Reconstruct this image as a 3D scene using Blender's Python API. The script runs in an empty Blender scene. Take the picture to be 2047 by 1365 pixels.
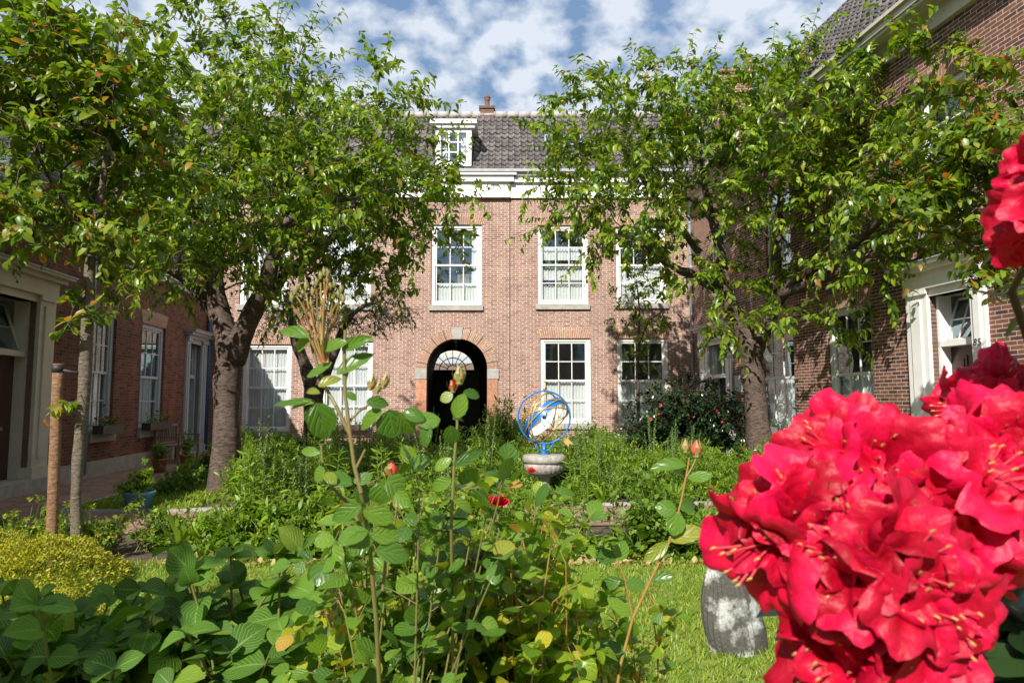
import bpy, math, random
import numpy as np
from math import radians as R, sin, cos, pi, tan, atan, sqrt
from mathutils import Vector as V
random.seed(7)
rng = np.random.default_rng(11)
scene = bpy.context.scene
COL = scene.collection
# ------------------------------------------------------------------ camera
F = 1365.0
PITCH = R(4.94)
EYE = 1.5
cam_data = bpy.data.cameras.new('camera')
cam = bpy.data.objects.new('camera', cam_data)
COL.objects.link(cam)
cam.location = (0, 0, EYE)
cam.rotation_euler = (R(90) + PITCH, 0, 0)
cam_data.sensor_width = 36
cam_data.lens = 24
cam_data.clip_start = 0.05
cam_data.clip_end = 500
cam_data.dof.use_dof = True
cam_data.dof.focus_distance = 7.5
cam_data.dof.aperture_fstop = 7.0
scene.camera = cam
# ------------------------------------------------------------------ light
SUN = V((-0.29, -0.74, 0.61)).normalized()          # towards the sun
sd = bpy.data.lights.new('sun', 'SUN')
sd.energy = 5.0
sd.angle = R(0.53)
sd.color = (1.0, 0.95, 0.87)
sun = bpy.data.objects.new('sun', sd)
COL.objects.link(sun)
sun.rotation_euler = SUN.to_track_quat('Z', 'Y').to_euler()
scene.view_settings.view_transform = 'Standard'
scene.view_settings.look = 'None'
scene.view_settings.exposure = 0.58
scene.view_settings.gamma = 1
world = bpy.data.worlds.new('World')
scene.world = world
world.use_nodes = True
wt = world.node_tree
wt.nodes.clear()
def wn(t, **k):
    n = wt.nodes.new(t)
    for a, b in k.items(): setattr(n, a, b)
    return n
wo = wn('ShaderNodeOutputWorld'); bg = wn('ShaderNodeBackground')
bg.inputs['Strength'].default_value = 0.05
sky = wn('ShaderNodeTexSky', sky_type='NISHITA')
sky.sun_disc = False
sky.sun_elevation = math.asin(SUN.z)
sky.sun_rotation = math.atan2(SUN.x, SUN.y)
sky.ozone_density = 1.6
sky.dust_density = 0.4
tc = wn('ShaderNodeTexCoord'); sp = wn('ShaderNodeSeparateXYZ')
wt.links.new(tc.outputs['Generated'], sp.inputs[0])
z0_ = wn('ShaderNodeMath', operation='MAXIMUM'); z0_.inputs[1].default_value = 0.0
wt.links.new(sp.outputs['Z'], z0_.inputs[0])
zz = wn('ShaderNodeMath', operation='ADD'); zz.inputs[1].default_value = 0.35
wt.links.new(z0_.outputs[0], zz.inputs[0])
def wdiv(a):
    m = wn('ShaderNodeMath', operation='DIVIDE')
    wt.links.new(a, m.inputs[0]); wt.links.new(zz.outputs[0], m.inputs[1]); return m.outputs[0]
cx = wn('ShaderNodeCombineXYZ')
wt.links.new(wdiv(sp.outputs['X']), cx.inputs[0]); wt.links.new(wdiv(sp.outputs['Y']), cx.inputs[1])
n1 = wn('ShaderNodeTexNoise'); n1.inputs['Scale'].default_value = 15; n1.inputs['Detail'].default_value = 4; n1.inputs['Roughness'].default_value = 0.5; n1.inputs['Distortion'].default_value = 0.1
n2 = wn('ShaderNodeTexNoise'); n2.inputs['Scale'].default_value = 2.2; n2.inputs['Detail'].default_value = 3
wt.links.new(cx.outputs[0], n1.inputs['Vector']); wt.links.new(cx.outputs[0], n2.inputs['Vector'])
ad = wn('ShaderNodeMath', operation='MULTIPLY_ADD'); ad.inputs[1].default_value = 0.55
wt.links.new(n2.outputs['Fac'], ad.inputs[0]); wt.links.new(n1.outputs['Fac'], ad.inputs[2])
cr = wn('ShaderNodeValToRGB')
cr.color_ramp.elements[0].position = 0.61; cr.color_ramp.elements[0].color = (0, 0, 0, 1)
cr.color_ramp.elements[1].position = 0.84; cr.color_ramp.elements[1].color = (1, 1, 1, 1)
wt.links.new(ad.outputs[0], cr.inputs[0])
mx = wn('ShaderNodeMixRGB'); mx.inputs['Color2'].default_value = (10.3, 11.2, 12.6, 1)
mh = wn('ShaderNodeMixRGB'); mh.inputs[0].default_value = .55; mh.inputs['Color2'].default_value = (4.2, 6.8, 11.0, 1)
wt.links.new(sky.outputs[0], mh.inputs['Color1'])
wt.links.new(cr.outputs[0], mx.inputs[0]); wt.links.new(mh.outputs[0], mx.inputs['Color1'])
wt.links.new(mx.outputs[0], bg.inputs[0]); wt.links.new(bg.outputs[0], wo.inputs[0])

# ------------------------------------------------------------------ projection helpers (photo pixels, 2047 wide)
def D(px, py):
    x = (px - 1023.5) / F; y = (682.5 - py) / F
    dy = cos(PITCH) - y * sin(PITCH); dz = sin(PITCH) + y * cos(PITCH)
    return V((x / dy, 1.0, dz / dy))
def P(px, py, Y):
    d = D(px, py); return V((d.x * Y, Y, EYE + d.z * Y))
def G(px, py, z=0.0):
    d = D(px, py); t = (z - EYE) / d.z; return V((d.x * t, t, z))

# ------------------------------------------------------------------ object helpers
def root_loc(o):
    l = V((0, 0, 0))
    while o is not None:
        l += o.location; o = o.parent
    return l
def tag(o, label=None, cat=None, group=None, kind=None):
    if label: o['label'] = label
    if cat: o['category'] = cat
    if group: o['group'] = group
    if kind: o['kind'] = kind
    return o
def thing(name, label, cat, loc=(0, 0, 0), group=None, rz=0.0):
    o = bpy.data.objects.new(name, None); COL.objects.link(o)
    o.location = loc; o.rotation_euler = (0, 0, rz); o.empty_display_size = 0.1
    return tag(o, label, cat, group)
def link_mesh(me, name, mats, parent):
    for m in (mats if isinstance(mats, (list, tuple)) else [mats]): me.materials.append(m)
    o = bpy.data.objects.new(name, me); COL.objects.link(o)
    if parent is not None: o.parent = parent
    return o
def np_mesh(name, verts, faces, mats, parent=None, uv=None, smooth=False, local=False, midx=None):
    """verts (N,3), faces list of int arrays each (M,k)."""
    verts = np.asarray(verts, dtype=np.float64)
    if parent is not None and not local:
        verts = verts - np.array(root_loc(parent))
    if not isinstance(faces, list): faces = [faces]
    faces = [np.asarray(f, dtype=np.int32) for f in faces if len(f)]
    me = bpy.data.meshes.new(name)
    me.vertices.add(len(verts)); me.vertices.foreach_set('co', verts.astype(np.float32).ravel())
    loops = np.concatenate([f.ravel() for f in faces])
    tot = np.concatenate([np.full(len(f), f.shape[1], dtype=np.int32) for f in faces])
    st = np.concatenate([[0], np.cumsum(tot)[:-1]]).astype(np.int32)
    me.loops.add(len(loops)); me.loops.foreach_set('vertex_index', loops)
    me.polygons.add(len(tot)); me.polygons.foreach_set('loop_start', st); me.polygons.foreach_set('loop_total', tot)
    if smooth: me.polygons.foreach_set('use_smooth', np.ones(len(tot), dtype=bool))
    if midx is not None: me.polygons.foreach_set('material_index', np.asarray(midx, dtype=np.int32))
    if uv is not None:
        l = me.uv_layers.new(name='UVMap'); l.data.foreach_set('uv', np.asarray(uv)[loops].astype(np.float32).ravel())
    me.update(calc_edges=True)
    return link_mesh(me, name, mats, parent)
class MB:
    """mesh builder: plain python verts/faces in world (or wall) coordinates, per-loop uv, material index"""
    def __init__(s): s.v = []; s.f = []; s.uv = []; s.mi = []; s.sm = []
    def quad(s, pts, uv=None, mi=0, sm=False):
        b = len(s.v); s.v += [tuple(p) for p in pts]; s.f.append(list(range(b, b + len(pts))))
        s.uv += list(uv) if uv else [(0, 0)] * len(pts); s.mi.append(mi); s.sm.append(sm)
    def box(s, a, b, X=(1, 0, 0), Y=(0, 1, 0), Z=(0, 0, 1), O=(0, 0, 0), mi=0, bev=0.0):
        X = V(X); Y = V(Y); Z = V(Z); O = V(O)
        q = lambda x, y, z: O + X * x + Y * y + Z * z
        (x0, y0, z0), (x1, y1, z1) = a, b
        lx, ly, lz = x1 - x0, y1 - y0, z1 - z0
        c = [q(x0, y0, z0), q(x1, y0, z0), q(x1, y1, z0), q(x0, y1, z0), q(x0, y0, z1), q(x1, y0, z1), q(x1, y1, z1), q(x0, y1, z1)]
        for idx, uv in (((3, 2, 1, 0), ((x0, y1), (x1, y1), (x1, y0), (x0, y0))), ((4, 5, 6, 7), ((x0, y0), (x1, y0), (x1, y1), (x0, y1))),
                        ((0, 1, 5, 4), ((x0, z0), (x1, z0), (x1, z1), (x0, z1))), ((2, 3, 7, 6), ((x1, z0), (x0, z0), (x0, z1), (x1, z1))),
                        ((1, 2, 6, 5), ((y0, z0), (y1, z0), (y1, z1), (y0, z1))), ((3, 0, 4, 7), ((y1, z0), (y0, z0), (y0, z1), (y1, z1)))):
            s.quad([c[i] for i in idx], uv, mi)
    def tube(s, pts, rad, k=8, cap=True, mi=0):
        pts = [V(p) for p in pts]; n = len(pts)
        if not hasattr(rad, '__len__'): rad = [rad] * n
        b = len(s.v); up = V((0, 0, 1)); prev = None
        for i in range(n):
            t = (pts[min(i + 1, n - 1)] - pts[max(i - 1, 0)]).normalized()
            if prev is None: a = t.cross(up if abs(t.z) < .95 else V((1, 0, 0))).normalized()
            else: a = (prev - t * prev.dot(t)).normalized()
            prev = a; c = t.cross(a)
            for j in range(k):
                g = 2 * pi * j / k; s.v.append(tuple(pts[i] + (a * cos(g) + c * sin(g)) * rad[i]))
        for i in range(n - 1):
            for j in range(k):
                s.f.append([b + i * k + j, b + i * k + (j + 1) % k, b + (i + 1) * k + (j + 1) % k, b + (i + 1) * k + j])
                s.uv += [(j / k, i), ((j + 1) / k, i), ((j + 1) / k, i + 1), (j / k, i + 1)]; s.mi.append(mi); s.sm.append(True)
        if cap:
            s.f.append([b + j for j in range(k)][::-1]); s.uv += [(0, 0)] * k; s.mi.append(mi); s.sm.append(False)
            s.f.append([b + (n - 1) * k + j for j in range(k)]); s.uv += [(0, 0)] * k; s.mi.append(mi); s.sm.append(False)
    def lathe(s, O, prof, k=24, mod=None, mi=0, axis=None):
        O = V(O); b = len(s.v); n = len(prof)
        if axis is None: A, B, C = V((1, 0, 0)), V((0, 1, 0)), V((0, 0, 1))
        else:
            C = V(axis).normalized(); A = C.orthogonal().normalized(); B = C.cross(A)
        for i, (r, z) in enumerate(prof):
            for j in range(k):
                g = 2 * pi * j / k; rr = r * (mod(i, g) if mod else 1)
                s.v.append(tuple(O + A * rr * cos(g) + B * rr * sin(g) + C * z))
        for i in range(n - 1):
            for j in range(k):
                s.f.append([b + i * k + j, b + i * k + (j + 1) % k, b + (i + 1) * k + (j + 1) % k, b + (i + 1) * k + j])
                s.uv += [(j / k, i), ((j + 1) / k, i), ((j + 1) / k, i + 1), (j / k, i + 1)]; s.mi.append(mi); s.sm.append(True)
        s.f.append([b + j for j in range(k)][::-1]); s.uv += [(0, 0)] * k; s.mi.append(mi); s.sm.append(False)
        s.f.append([b + (n - 1) * k + j for j in range(k)]); s.uv += [(0, 0)] * k; s.mi.append(mi); s.sm.append(False)
    def build(s, name, mats, parent=None, local=False, bevel=0.0):
        off = V((0, 0, 0)) if (parent is None or local) else root_loc(parent)
        me = bpy.data.meshes.new(name)
        me.from_pydata([tuple(V(v) - off) for v in s.v], [], s.f)
        l = me.uv_layers.new(name='UVMap'); l.data.foreach_set('uv', np.array(s.uv, dtype=np.float32).ravel())
        me.polygons.foreach_set('material_index', np.array(s.mi, dtype=np.int32))
        me.polygons.foreach_set('use_smooth', np.array(s.sm, dtype=bool))
        me.update()
        o = link_mesh(me, name, mats, parent)
        if bevel:
            m = o.modifiers.new('bevel', 'BEVEL'); m.width = bevel; m.segments = 2; m.limit_method = 'ANGLE'
        return o
def copy_tree(o, parent=None):
    c = o.copy(); COL.objects.link(c); c.parent = parent
    for ch in list(o.children): copy_tree(ch, c)
    return c

# ------------------------------------------------------------------ materials
def mat(name):
    m = bpy.data.materials.new(name); m.use_nodes = True; nt = m.node_tree; nt.nodes.clear()
    out = nt.nodes.new('ShaderNodeOutputMaterial')
    def N(t, ins=None, **k):
        n = nt.nodes.new(t)
        for a, b in k.items(): setattr(n, a, b)
        for a, b in (ins or {}).items():
            if hasattr(b, 'is_linked') or isinstance(b, bpy.types.NodeSocket): nt.links.new(b, n.inputs[a])
            else: n.inputs[a].default_value = b
        return n
    return m, nt, N, out
def c4(c): return (c[0], c[1], c[2], 1)
def simple(name, col, rough=.6, metal=0, spec=.5, noise=None, bump=None, coords='Object', col2=None, nscale=8, bscale=40):
    m, nt, N, out = mat(name)
    b = N('ShaderNodeBsdfPrincipled', {'Roughness': rough, 'Metallic': metal, 'Specular IOR Level': spec, 'Base Color': c4(col)})
    tcn = N('ShaderNodeTexCoord')
    if col2:
        n = N('ShaderNodeTexNoise', {'Vector': tcn.outputs[coords], 'Scale': nscale, 'Detail': 5, 'Roughness': .6})
        r = N('ShaderNodeValToRGB', {'Fac': n.outputs['Fac']})
        r.color_ramp.elements[0].position = .35; r.color_ramp.elements[1].position = .65
        r.color_ramp.elements[0].color = c4(col); r.color_ramp.elements[1].color = c4(col2)
        nt.links.new(r.outputs[0], b.inputs['Base Color'])
    if bump:
        n = N('ShaderNodeTexNoise', {'Vector': tcn.outputs[coords], 'Scale': bscale, 'Detail': 4})
        bp = N('ShaderNodeBump', {'Height': n.outputs['Fac'], 'Strength': bump, 'Distance': .02})
        nt.links.new(bp.outputs[0], b.inputs['Normal'])
    nt.links.new(b.outputs[0], out.inputs[0])
    return m
def leafmat(name, cols, rough=.42, trans=.35, tcol=None, veins=0, spec=.5, gain=1.6, vmix=.6):
    """cols: [(pos, colour)...] picked at random per leaf"""
    m, nt, N, out = mat(name)
    g = N('ShaderNodeNewGeometry')
    r = N('ShaderNodeValToRGB', {'Fac': g.outputs['Random Per Island']})
    el = r.color_ramp.elements
    while len(el) < len(cols): el.new(.5)
    for e, (p, c) in zip(el, cols): e.position = p; e.color = c4(c)
    col = r.outputs[0]
    b = N('ShaderNodeBsdfPrincipled', {'Roughness': rough, 'Specular IOR Level': spec})
    if veins:
        uvn = N('ShaderNodeUVMap'); s = N('ShaderNodeSeparateXYZ', {0: uvn.outputs[0]})
        a = N('ShaderNodeMath', {0: s.outputs[0]}, operation='ABSOLUTE')
        md = N('ShaderNodeMath', {0: a.outputs[0], 1: -.55, 2: s.outputs[1]}, operation='MULTIPLY_ADD')
        ml = N('ShaderNodeMath', {0: md.outputs[0], 1: veins * 2 * pi}, operation='MULTIPLY')
        sn = N('ShaderNodeMath', {0: ml.outputs[0]}, operation='SINE')
        pw = N('ShaderNodeMath', {0: sn.outputs[0], 1: .5, 2: .5}, operation='MULTIPLY_ADD')
        p2 = N('ShaderNodeMath', {0: pw.outputs[0], 1: 6.0}, operation='POWER')
        mr = N('ShaderNodeMath', {0: a.outputs[0], 1: .05}, operation='LESS_THAN')
        mxx = N('ShaderNodeMath', {0: p2.outputs[0], 1: mr.outputs[0]}, operation='MAXIMUM')
        mc = N('ShaderNodeMixRGB', {'Color1': col, 'Color2': (.24, .36, .10, 1)}); 
        f = N('ShaderNodeMath', {0: mxx.outputs[0], 1: vmix}, operation='MULTIPLY')
        nt.links.new(f.outputs[0], mc.inputs[0]); col = mc.outputs[0]
        inv = N('ShaderNodeMath', {0: 1.0, 1: mxx.outputs[0]}, operation='SUBTRACT')
        bp = N('ShaderNodeBump', {'Height': inv.outputs[0], 'Strength': .55, 'Distance': .004})
        nt.links.new(bp.outputs[0], b.inputs['Normal'])
    nt.links.new(col, b.inputs['Base Color'])
    hs = N('ShaderNodeMixRGB', {'Color1': col, 'Color2': (gain, gain * 1.05, gain * .4, 1), 0: 1.0}, blend_type='MULTIPLY')
    t = N('ShaderNodeBsdfTranslucent', {'Color': hs.outputs[0]})
    mxs = N('ShaderNodeMixShader', {0: trans, 1: b.outputs[0], 2: t.outputs[0]})
    nt.links.new(mxs.outputs[0], out.inputs[0])
    return m
def brickmat(name, c1, c2, mortar, bw=.215, rh=.062, ms=.0055, dark=None, rough=.85, bump=.5, big=.25, offs=.5):
    m, nt, N, out = mat(name)
    uvn = N('ShaderNodeUVMap')
    br = N('ShaderNodeTexBrick', {'Vector': uvn.outputs[0], 'Color1': c4(c1), 'Color2': c4(c2), 'Mortar': c4(mortar), 'Scale': 1.0,
                                  'Mortar Size': ms, 'Mortar Smooth': .15, 'Bias': 0.0, 'Brick Width': bw, 'Row Height': rh})
    br.offset = offs
    col = br.outputs['Color']
    if dark:   # occasional darker burnt bricks via a second random per-brick mask
        b2 = N('ShaderNodeTexBrick', {'Vector': uvn.outputs[0], 'Color1': (0, 0, 0, 1), 'Color2': (1, 1, 1, 1), 'Mortar': (0, 0, 0, 1), 'Scale': 1.0,
                                      'Mortar Size': ms, 'Mortar Smooth': .1, 'Brick Width': bw, 'Row Height': rh})
        b2.offset = offs; b2.squash = 1.0
        mp = N('ShaderNodeMath', {0: b2.outputs['Color'], 1: .78}, operation='GREATER_THAN')
        mm = N('ShaderNodeMixRGB', {0: mp.outputs[0], 'Color1': col, 'Color2': c4(dark)}); col = mm.outputs[0]
    nz = N('ShaderNodeTexNoise', {'Vector': uvn.outputs[0], 'Scale': .9, 'Detail': 6, 'Roughness': .65})
    mr = N('ShaderNodeMapRange', {'Value': nz.outputs['Fac'], 'From Min': .3, 'From Max': .7, 'To Min': 1 - big, 'To Max': 1 + big})
    mu = N('ShaderNodeMixRGB', {0: 1.0, 'Color1': col}, blend_type='MULTIPLY')
    nt.links.new(mr.outputs[0], mu.inputs['Color2'])
    nz2 = N('ShaderNodeTexNoise', {'Vector': uvn.outputs[0], 'Scale': 14, 'Detail': 3})
    mr2 = N('ShaderNodeMapRange', {'Value': nz2.outputs['Fac'], 'From Min': .3, 'From Max': .7, 'To Min': .8, 'To Max': 1.2})
    mu2 = N('ShaderNodeMixRGB', {0: 1.0, 'Color1': mu.outputs[0]}, blend_type='MULTIPLY')
    nt.links.new(mr2.outputs[0], mu2.inputs['Color2'])
    mpg = N('ShaderNodeMapping', {'Vector': uvn.outputs[0], 'Scale': (2.2, .16, 1)})
    nz3 = N('ShaderNodeTexNoise', {'Vector': mpg.outputs[0], 'Scale': 1.6, 'Detail': 5, 'Roughness': .7})
    mr3 = N('ShaderNodeMapRange', {'Value': nz3.outputs['Fac'], 'From Min': .35, 'From Max': .7, 'To Min': 1.07, 'To Max': .80})
    mu3 = N('ShaderNodeMixRGB', {0: 1.0, 'Color1': mu2.outputs[0]}, blend_type='MULTIPLY'); nt.links.new(mr3.outputs[0], mu3.inputs['Color2'])
    b = N('ShaderNodeBsdfPrincipled', {'Base Color': mu3.outputs[0], 'Roughness': rough, 'Specular IOR Level': .25})
    inv = N('ShaderNodeMath', {0: 1.0, 1: br.outputs['Fac']}, operation='SUBTRACT')
    bp = N('ShaderNodeBump', {'Height': inv.outputs[0], 'Strength': bump, 'Distance': .006})
    nt.links.new(bp.outputs[0], b.inputs['Normal'])
    nt.links.new(b.outputs[0], out.inputs[0])
    return m
def barkmat(name, a, b, sc=14):
    m, nt, N, out = mat(name)
    tcn = N('ShaderNodeTexCoord'); mp = N('ShaderNodeMapping', {'Vector': tcn.outputs['Object'], 'Scale': (1, 1, 2.6)})
    n = N('ShaderNodeTexNoise', {'Vector': mp.outputs[0], 'Scale': sc, 'Detail': 7, 'Roughness': .7})
    r = N('ShaderNodeValToRGB', {'Fac': n.outputs['Fac']}); r.color_ramp.elements[0].position = .35; r.color_ramp.elements[1].position = .68
    r.color_ramp.elements[0].color = c4(a); r.color_ramp.elements[1].color = c4(b)
    bs = N('ShaderNodeBsdfPrincipled', {'Base Color': r.outputs[0], 'Roughness': .85, 'Specular IOR Level': .2})
    bp = N('ShaderNodeBump', {'Height': n.outputs['Fac'], 'Strength': .9, 'Distance': .03}); nt.links.new(bp.outputs[0], bs.inputs['Normal'])
    nt.links.new(bs.outputs[0], out.inputs[0]); return m
M = {}
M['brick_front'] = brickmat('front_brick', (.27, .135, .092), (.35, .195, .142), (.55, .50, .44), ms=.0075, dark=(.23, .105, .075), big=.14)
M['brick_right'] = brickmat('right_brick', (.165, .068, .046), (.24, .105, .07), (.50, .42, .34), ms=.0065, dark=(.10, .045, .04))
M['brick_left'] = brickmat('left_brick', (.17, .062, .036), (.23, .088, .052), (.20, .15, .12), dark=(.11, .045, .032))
M['soldier'] = brickmat('soldier_brick', (.31, .165, .105), (.38, .215, .145), (.56, .50, .42), bw=.5, rh=.062)
M['jamb'] = brickmat('rubbed_brick', (.42, .20, .12), (.46, .23, .145), (.30, .17, .12), bw=2.0, rh=.37, ms=.01)
M['paving'] = brickmat('paving_brick', (.30, .17, .12), (.38, .23, .17), (.22, .17, .13), bw=.2, rh=.085, ms=.006, dark=(.22, .15, .13))
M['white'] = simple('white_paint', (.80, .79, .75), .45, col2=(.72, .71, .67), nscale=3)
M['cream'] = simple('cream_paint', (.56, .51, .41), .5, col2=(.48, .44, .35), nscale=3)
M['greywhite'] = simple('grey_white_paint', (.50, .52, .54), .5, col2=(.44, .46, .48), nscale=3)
M['stone'] = simple('grey_stone', (.30, .28, .25), .85, col2=(.40, .38, .34), bump=.4, nscale=6)
M['urn'] = simple('weathered_concrete', (.25, .23, .20), .9, col2=(.42, .39, .34), bump=.6, nscale=14, bscale=70)
M['gutter'] = simple('grey_gutter', (.30, .31, .32), .5, col2=(.38, .39, .40))
M['zinc'] = simple('zinc', (.32, .36, .40), .45, metal=.3, col2=(.40, .43, .46))
M['bluepipe'] = simple('blue_pipe', (.05, .10, .22), .4)
M['door_dark'] = simple('dark_green_door', (.012, .016, .014), .3)
M['door_brown'] = simple('brown_door', (.05, .018, .012), .3, col2=(.07, .025, .015))
M['dark_wood'] = simple('dark_wood', (.05, .035, .025), .5, col2=(.08, .05, .035), nscale=20)
M['bench_wood'] = simple('weathered_bench_wood', (.20, .14, .09), .7, col2=(.27, .20, .14), nscale=25)
M['room'] = simple('dim_room', (.26, .26, .24), .9)
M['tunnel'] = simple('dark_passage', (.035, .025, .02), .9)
M['black'] = simple('black_iron', (.012, .012, .013), .4)
M['brass'] = simple('brass', (.75, .48, .15), .3, metal=.9)
M['gold'] = simple('gold_paint', (.55, .38, .14), .38, metal=.55, col2=(.62, .44, .18), nscale=30)
M['blue'] = simple('blue_enamel', (.008, .15, .48), .32)
M['dialwhite'] = simple('dial_white', (.82, .80, .74), .4)
M['terracotta'] = simple('terracotta', (.45, .17, .08), .8, col2=(.38, .13, .07))
M['bluepot'] = simple('blue_glaze', (.06, .20, .30), .25, col2=(.10, .26, .36))
M['soil'] = simple('soil', (.055, .036, .024), .95, col2=(.10, .07, .045), bump=.8, nscale=9, bscale=30)
M['stake'] = barkmat('weathered_stake', (.17, .09, .05), (.38, .22, .125), 18)
M['tie'] = simple('rubber_tie', (.02, .02, .022), .6)
def curtainmat():
    m, nt, N, out = mat('net_curtain')
    d = N('ShaderNodeBsdfDiffuse', {'Color': (.88, .88, .86, 1)}); t = N('ShaderNodeBsdfTransparent')
    mixs = N('ShaderNodeMixShader', {0: .13, 1: d.outputs[0], 2: t.outputs[0]}); nt.links.new(mixs.outputs[0], out.inputs[0]); return m
M['curtain'] = curtainmat()
def glassmat():
    m, nt, N, out = mat('window_glass')
    gl = N('ShaderNodeBsdfGlossy', {'Roughness': .02, 'Color': (.70, .88, 1, 1)}); t = N('ShaderNodeBsdfTransparent', {'Color': (.90, .93, .93, 1)})
    lw = N('ShaderNodeLayerWeight', {'Blend': .5}); fr = N('ShaderNodeMath', {0: lw.outputs['Facing'], 1: 4.0}, operation='POWER'); nz = N('ShaderNodeTexNoise', {'Scale': 1.3})
    bp = N('ShaderNodeBump', {'Height': nz.outputs['Fac'], 'Strength': .08, 'Distance': .05})
    nt.links.new(bp.outputs[0], gl.inputs['Normal'])
    ad = N('ShaderNodeMath', {0: fr.outputs[0], 1: .7, 2: .24}, operation='MULTIPLY_ADD', use_clamp=True)
    mixs = N('ShaderNodeMixShader', {0: ad.outputs[0], 1: t.outputs[0], 2: gl.outputs[0]}); nt.links.new(mixs.outputs[0], out.inputs[0]); return m
M['glass'] = glassmat()
def tilemat(name, a, b, c):
    m, nt, N, out = mat(name)
    uvn = N('ShaderNodeUVMap'); fl = N('ShaderNodeVectorMath', {0: uvn.outputs[0]}, operation='FLOOR')
    wnn = N('ShaderNodeTexWhiteNoise', {'Vector': fl.outputs[0]}, noise_dimensions='2D')
    r = N('ShaderNodeValToRGB', {'Fac': wnn.outputs['Value']}); e = r.color_ramp.elements; e.new(.5)
    for q, (p, col) in zip(e, ((0, a), (.55, b), (1, c))): q.position = p; q.color = c4(col)
    nz = N('ShaderNodeTexNoise', {'Vector': uvn.outputs[0], 'Scale': 3.0, 'Detail': 6})
    mr = N('ShaderNodeMapRange', {'Value': nz.outputs['Fac'], 'From Min': .3, 'From Max': .7, 'To Min': .65, 'To Max': 1.35})
    mu = N('ShaderNodeMixRGB', {0: 1.0, 'Color1': r.outputs[0]}, blend_type='MULTIPLY'); nt.links.new(mr.outputs[0], mu.inputs['Color2'])
    bs = N('ShaderNodeBsdfPrincipled', {'Base Color': mu.outputs[0], 'Roughness': .62}); nt.links.new(bs.outputs[0], out.inputs[0]); return m
M['tiles'] = tilemat('grey_pantiles', (.075, .066, .064), (.11, .095, .09), (.16, .14, .13))
M['sooty_brick'] = brickmat('sooty_brick', (.12, .06, .045), (.17, .085, .06), (.22, .18, .15), bw=.2, rh=.062)
M['straw'] = leafmat('dry_leaf', [(0, (.35, .27, .10)), (.6, (.48, .40, .16)), (1, (.30, .16, .07))], .7, .2)
M['ridge'] = simple('ridge_tiles', (.42, .39, .36), .8, col2=(.33, .30, .28))
M['bark'] = barkmat('cherry_bark', (.045, .032, .025), (.17, .125, .10), 11)
M['bark_dark'] = barkmat('dark_bark', (.05, .035, .028), (.15, .11, .085))
M['bark_pale'] = barkmat('pale_young_bark', (.09, .07, .05), (.26, .215, .16), 20)
M['twig'] = simple('twig', (.09, .06, .035), .8)
M['cane'] = simple('rose_cane', (.13, .17, .04), .5, col2=(.20, .13, .05), nscale=10)
M['redcane'] = simple('rose_bud_stalks', (.32, .12, .04), .5, col2=(.26, .22, .05), nscale=25)
M['stem'] = simple('green_stem', (.12, .18, .04), .6)
g0 = lambda k: (k[0], k[1], k[2])
M['leaf_cherry'] = leafmat('cherry_leaf', [(0, (.045, .10, .007)), (.3, (.10, .18, .010)), (.65, (.19, .28, .016)), (.95, (.30, .36, .03)), (.985, (.30, .16, .035))], .34, .38)
M['leaf_cherry2'] = leafmat('young_cherry_leaf', [(0, (.07, .13, .010)), (.5, (.14, .22, .014)), (.9, (.24, .30, .024)), (.965, (.38, .15, .035))], .38, .42)
M['leaf_dark'] = leafmat('camellia_leaf', [(0, (.010, .028, .010)), (.6, (.02, .05, .014)), (1, (.04, .085, .02))], .22, .10)
M['leaf_mid'] = leafmat('border_leaf', [(0, (.06, .13, .008)), (.5, (.11, .20, .012)), (1, (.18, .28, .02))], .45, .4)
M['leaf_fresh'] = leafmat('fresh_leaf', [(0, (.10, .19, .010)), (.5, (.17, .28, .016)), (1, (.27, .36, .03))], .45, .42)
M['leaf_fox'] = leafmat('pale_leaf', [(0, (.09, .16, .035)), (1, (.19, .27, .08))], .55, .3)
M['leaf_olive'] = leafmat('fine_olive_leaf', [(0, (.04, .06, .02)), (1, (.11, .13, .05))], .5, .3)
M['leaf_rose'] = leafmat('rose_leaf', [(0, (.05, .13, .016)), (.55, (.09, .19, .018)), (.9, (.16, .27, .025)), (1, (.25, .24, .03))], .28, .3, veins=4, spec=.45, vmix=.2)
M['leaf_rose_y'] = leafmat('yellowing_rose_leaf', [(0, (.09, .19, .012)), (.45, (.16, .27, .014)), (.8, (.27, .35, .02)), (.94, (.44, .38, .02)), (1, (.48, .25, .06))], .36, .38, veins=4, spec=.45, vmix=.2)
M['leaf_hyd'] = leafmat('hydrangea_leaf', [(0, (.035, .10, .010)), (.6, (.07, .17, .012)), (.85, (.12, .24, .018)), (1, (.24, .30, .02))], .55, .34, veins=8, spec=.25)
M['leaf_yellow'] = leafmat('golden_sprig', [(0, (.16, .19, .012)), (.6, (.33, .32, .015)), (1, (.50, .42, .02))], .5, .3)
M['leaf_rhodo'] = leafmat('rhododendron_leaf', [(0, (.015, .035, .010)), (1, (.035, .07, .018))], .25, .08)
M['grass'] = leafmat('grass_blade', [(0, (.12, .21, .012)), (.6, (.20, .30, .016)), (.9, (.30, .36, .03)), (1, (.42, .38, .12))], .5, .35)
M['lawn'] = simple('lawn_base', (.11, .17, .015), .9, col2=(.20, .22, .04), nscale=4)
M['p_white'] = leafmat('white_petal', [(0, (.75, .75, .68)), (1, (.85, .84, .80))], .5, .2, gain=1)
M['p_pink'] = leafmat('pink_petal', [(0, (.65, .04, .15)), (1, (.75, .10, .22))], .5, .2, gain=1)
M['p_red'] = leafmat('dull_red_petal', [(0, (.30, .02, .035)), (1, (.42, .035, .06))], .5, .2, gain=1)
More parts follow.
